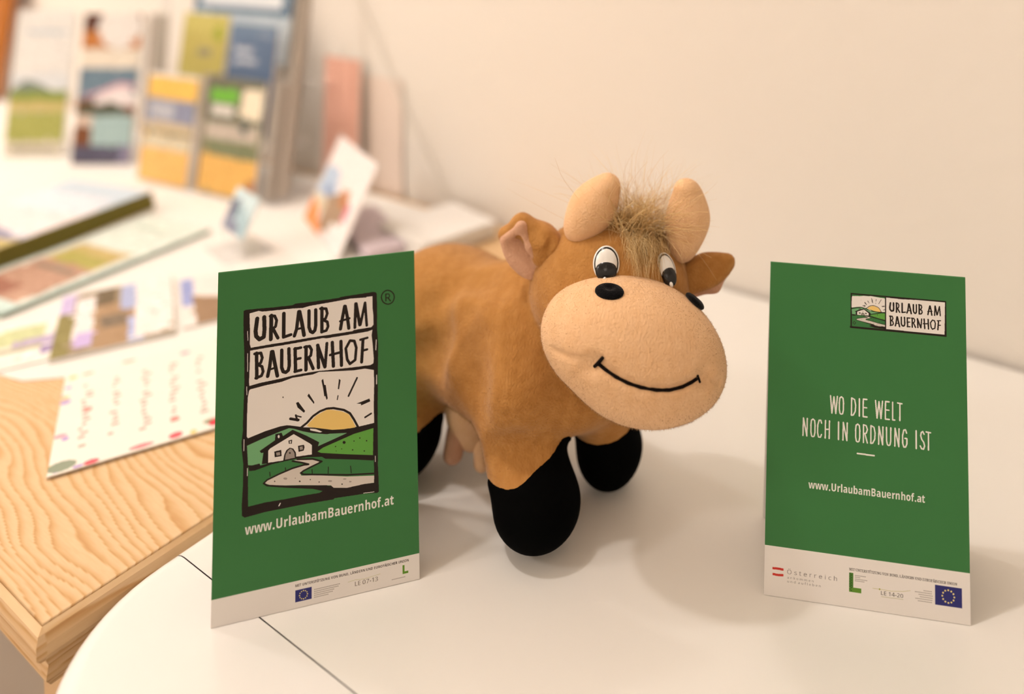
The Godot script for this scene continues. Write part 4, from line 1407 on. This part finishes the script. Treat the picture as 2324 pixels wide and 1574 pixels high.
	for kk in 26:
		var border: Array = [[rng.randf_range(0, 280), rng.randf_range(0, 24)], [rng.randf_range(0, 280), rng.randf_range(226, 250)], [rng.randf_range(0, 16), rng.randf_range(0, 250)], [rng.randf_range(262, 278), rng.randf_range(0, 250)]][kk % 4]
		disc(im, Vector2(border[0], border[1]), rng.randf_range(4, 10), Color(["d8606a", "e8a0b0", "b49ad0", "8f9a78", "ead08a", "d8b8d8"][rng.randi_range(0, 5)]), rng.randf_range(3, 7))
	disc(im, Vector2(14, 238), 16, Color("8f9a84"), 11)
	disc(im, Vector2(190, 238), 12, Color("d83a48"), 9)
	disc(im, Vector2(100, 244), 14, Color("e88a8e"), 5)
	for row in 6:
		var x := 28.0 + row * 36.0
		for kk in 16:
			if rng.randf() < 0.8:
				rect(im, x + rng.randf_range(-3, 3), 44 + kk * 10.5, rng.randf_range(4, 11), 6, "b9aca0")
	rect(im, 30, 110, 9, 10, "e08a80")
	rect(im, 134, 196, 9, 12, "e08a80")
	lay_down("menu_card", "cream card with flower border and rows of writing by the pine edge", "card", Vector2(-0.5695, -0.2915), e2, 0.14, 0.126, 0.0012, im, y)
	# little photo on a clear foot
	stand_up("photo_card", "small blue photo card on a clear foot", "card", Vector2(-0.7643, -0.4562), -11, 25, 0.057, 0.043, 0.002, picture(80, 60, "a9c4cc", [["cfe4e8", [0, 0, 100, 0, 100, 60, 50, 30, 0, 34]], ["6c7488", [0, 34, 34, 20, 40, 70, 0, 60]], ["8a90a4", [0, 60, 60, 76, 70, 100, 0, 100]]], 60, 17), 0.021)
	var foot := thing("card_foot", "clear plastic foot carrying the small blue photo", "card holder", Transform3D(Basis(Vector3.UP, deg_to_rad(-11)), Vector3(-0.7643, TABLE + y, -0.4562)))
	part("foot_base", block(Vector3(0.06, 0.003, 0.05), 0.001), mats.clear, foot, Transform3D(Basis(), Vector3(0, 0.0016, -0.005)))
	part("foot_stem", block(Vector3(0.05, 0.0172, 0.003), 0.0008), mats.clear, foot, Transform3D(Basis(), Vector3(0, 0.0118, 0)))
	# leaning postcard with a holder and a white box by the wall
	stand_up("postcard", "leaning postcard with white top, colourful photo and orange corner", "postcard", Vector2(-0.7197, -0.5287), -22.6, 25, 0.14, 0.102, 0.0015, picture(140, 102, "f1e9e6", [["b9cbe0", [4, 34, 34, 30, 50, 60, 36, 74, 2, 66]], ["8fa0c0", 18, 50, 36, 62], ["a58a70", [30, 62, 60, 46, 78, 50, 74, 84, 36, 96]], ["c07c4c", [56, 44, 72, 40, 74, 60, 60, 60]], ["d8cbb0", 4, 66, 34, 80], ["f0904c", [0, 74, 20, 78, 46, 94, 46, 100, 0, 100]], ["e88aa4", 76, 52, 84, 70], ["f0ecea", 60, 78, 100, 100]], 120, 18), y)
	var ph := thing("postcard_holder", "low white holder behind the leaning postcard", "holder", Transform3D(Basis(Vector3.UP, deg_to_rad(-22.6)), Vector3(-0.69, TABLE + y, -0.58)))
	part("holder_base", block(Vector3(0.13, 0.012, 0.05), 0.002), material("d8c9d0", 0.5, 0.3), ph, Transform3D(Basis(), Vector3(0.02, 0.0062, 0.012)))
	var wbx := thing("white_box", "flat white carton lying against the wall beside the postcard", "box", Transform3D(Basis(Vector3.UP, deg_to_rad(-12)), Vector3(-0.612, TABLE + y, -0.6)))
	part("carton", block(Vector3(0.085, 0.014, 0.095), 0.002), mats.paper, wbx, Transform3D(Basis(), Vector3(0, 0.0072, 0)))
	part("carton_lid", block(Vector3(0.087, 0.004, 0.097), 0.0015), mats.paper, wbx, Transform3D(Basis(), Vector3(0, 0.0162, 0)))
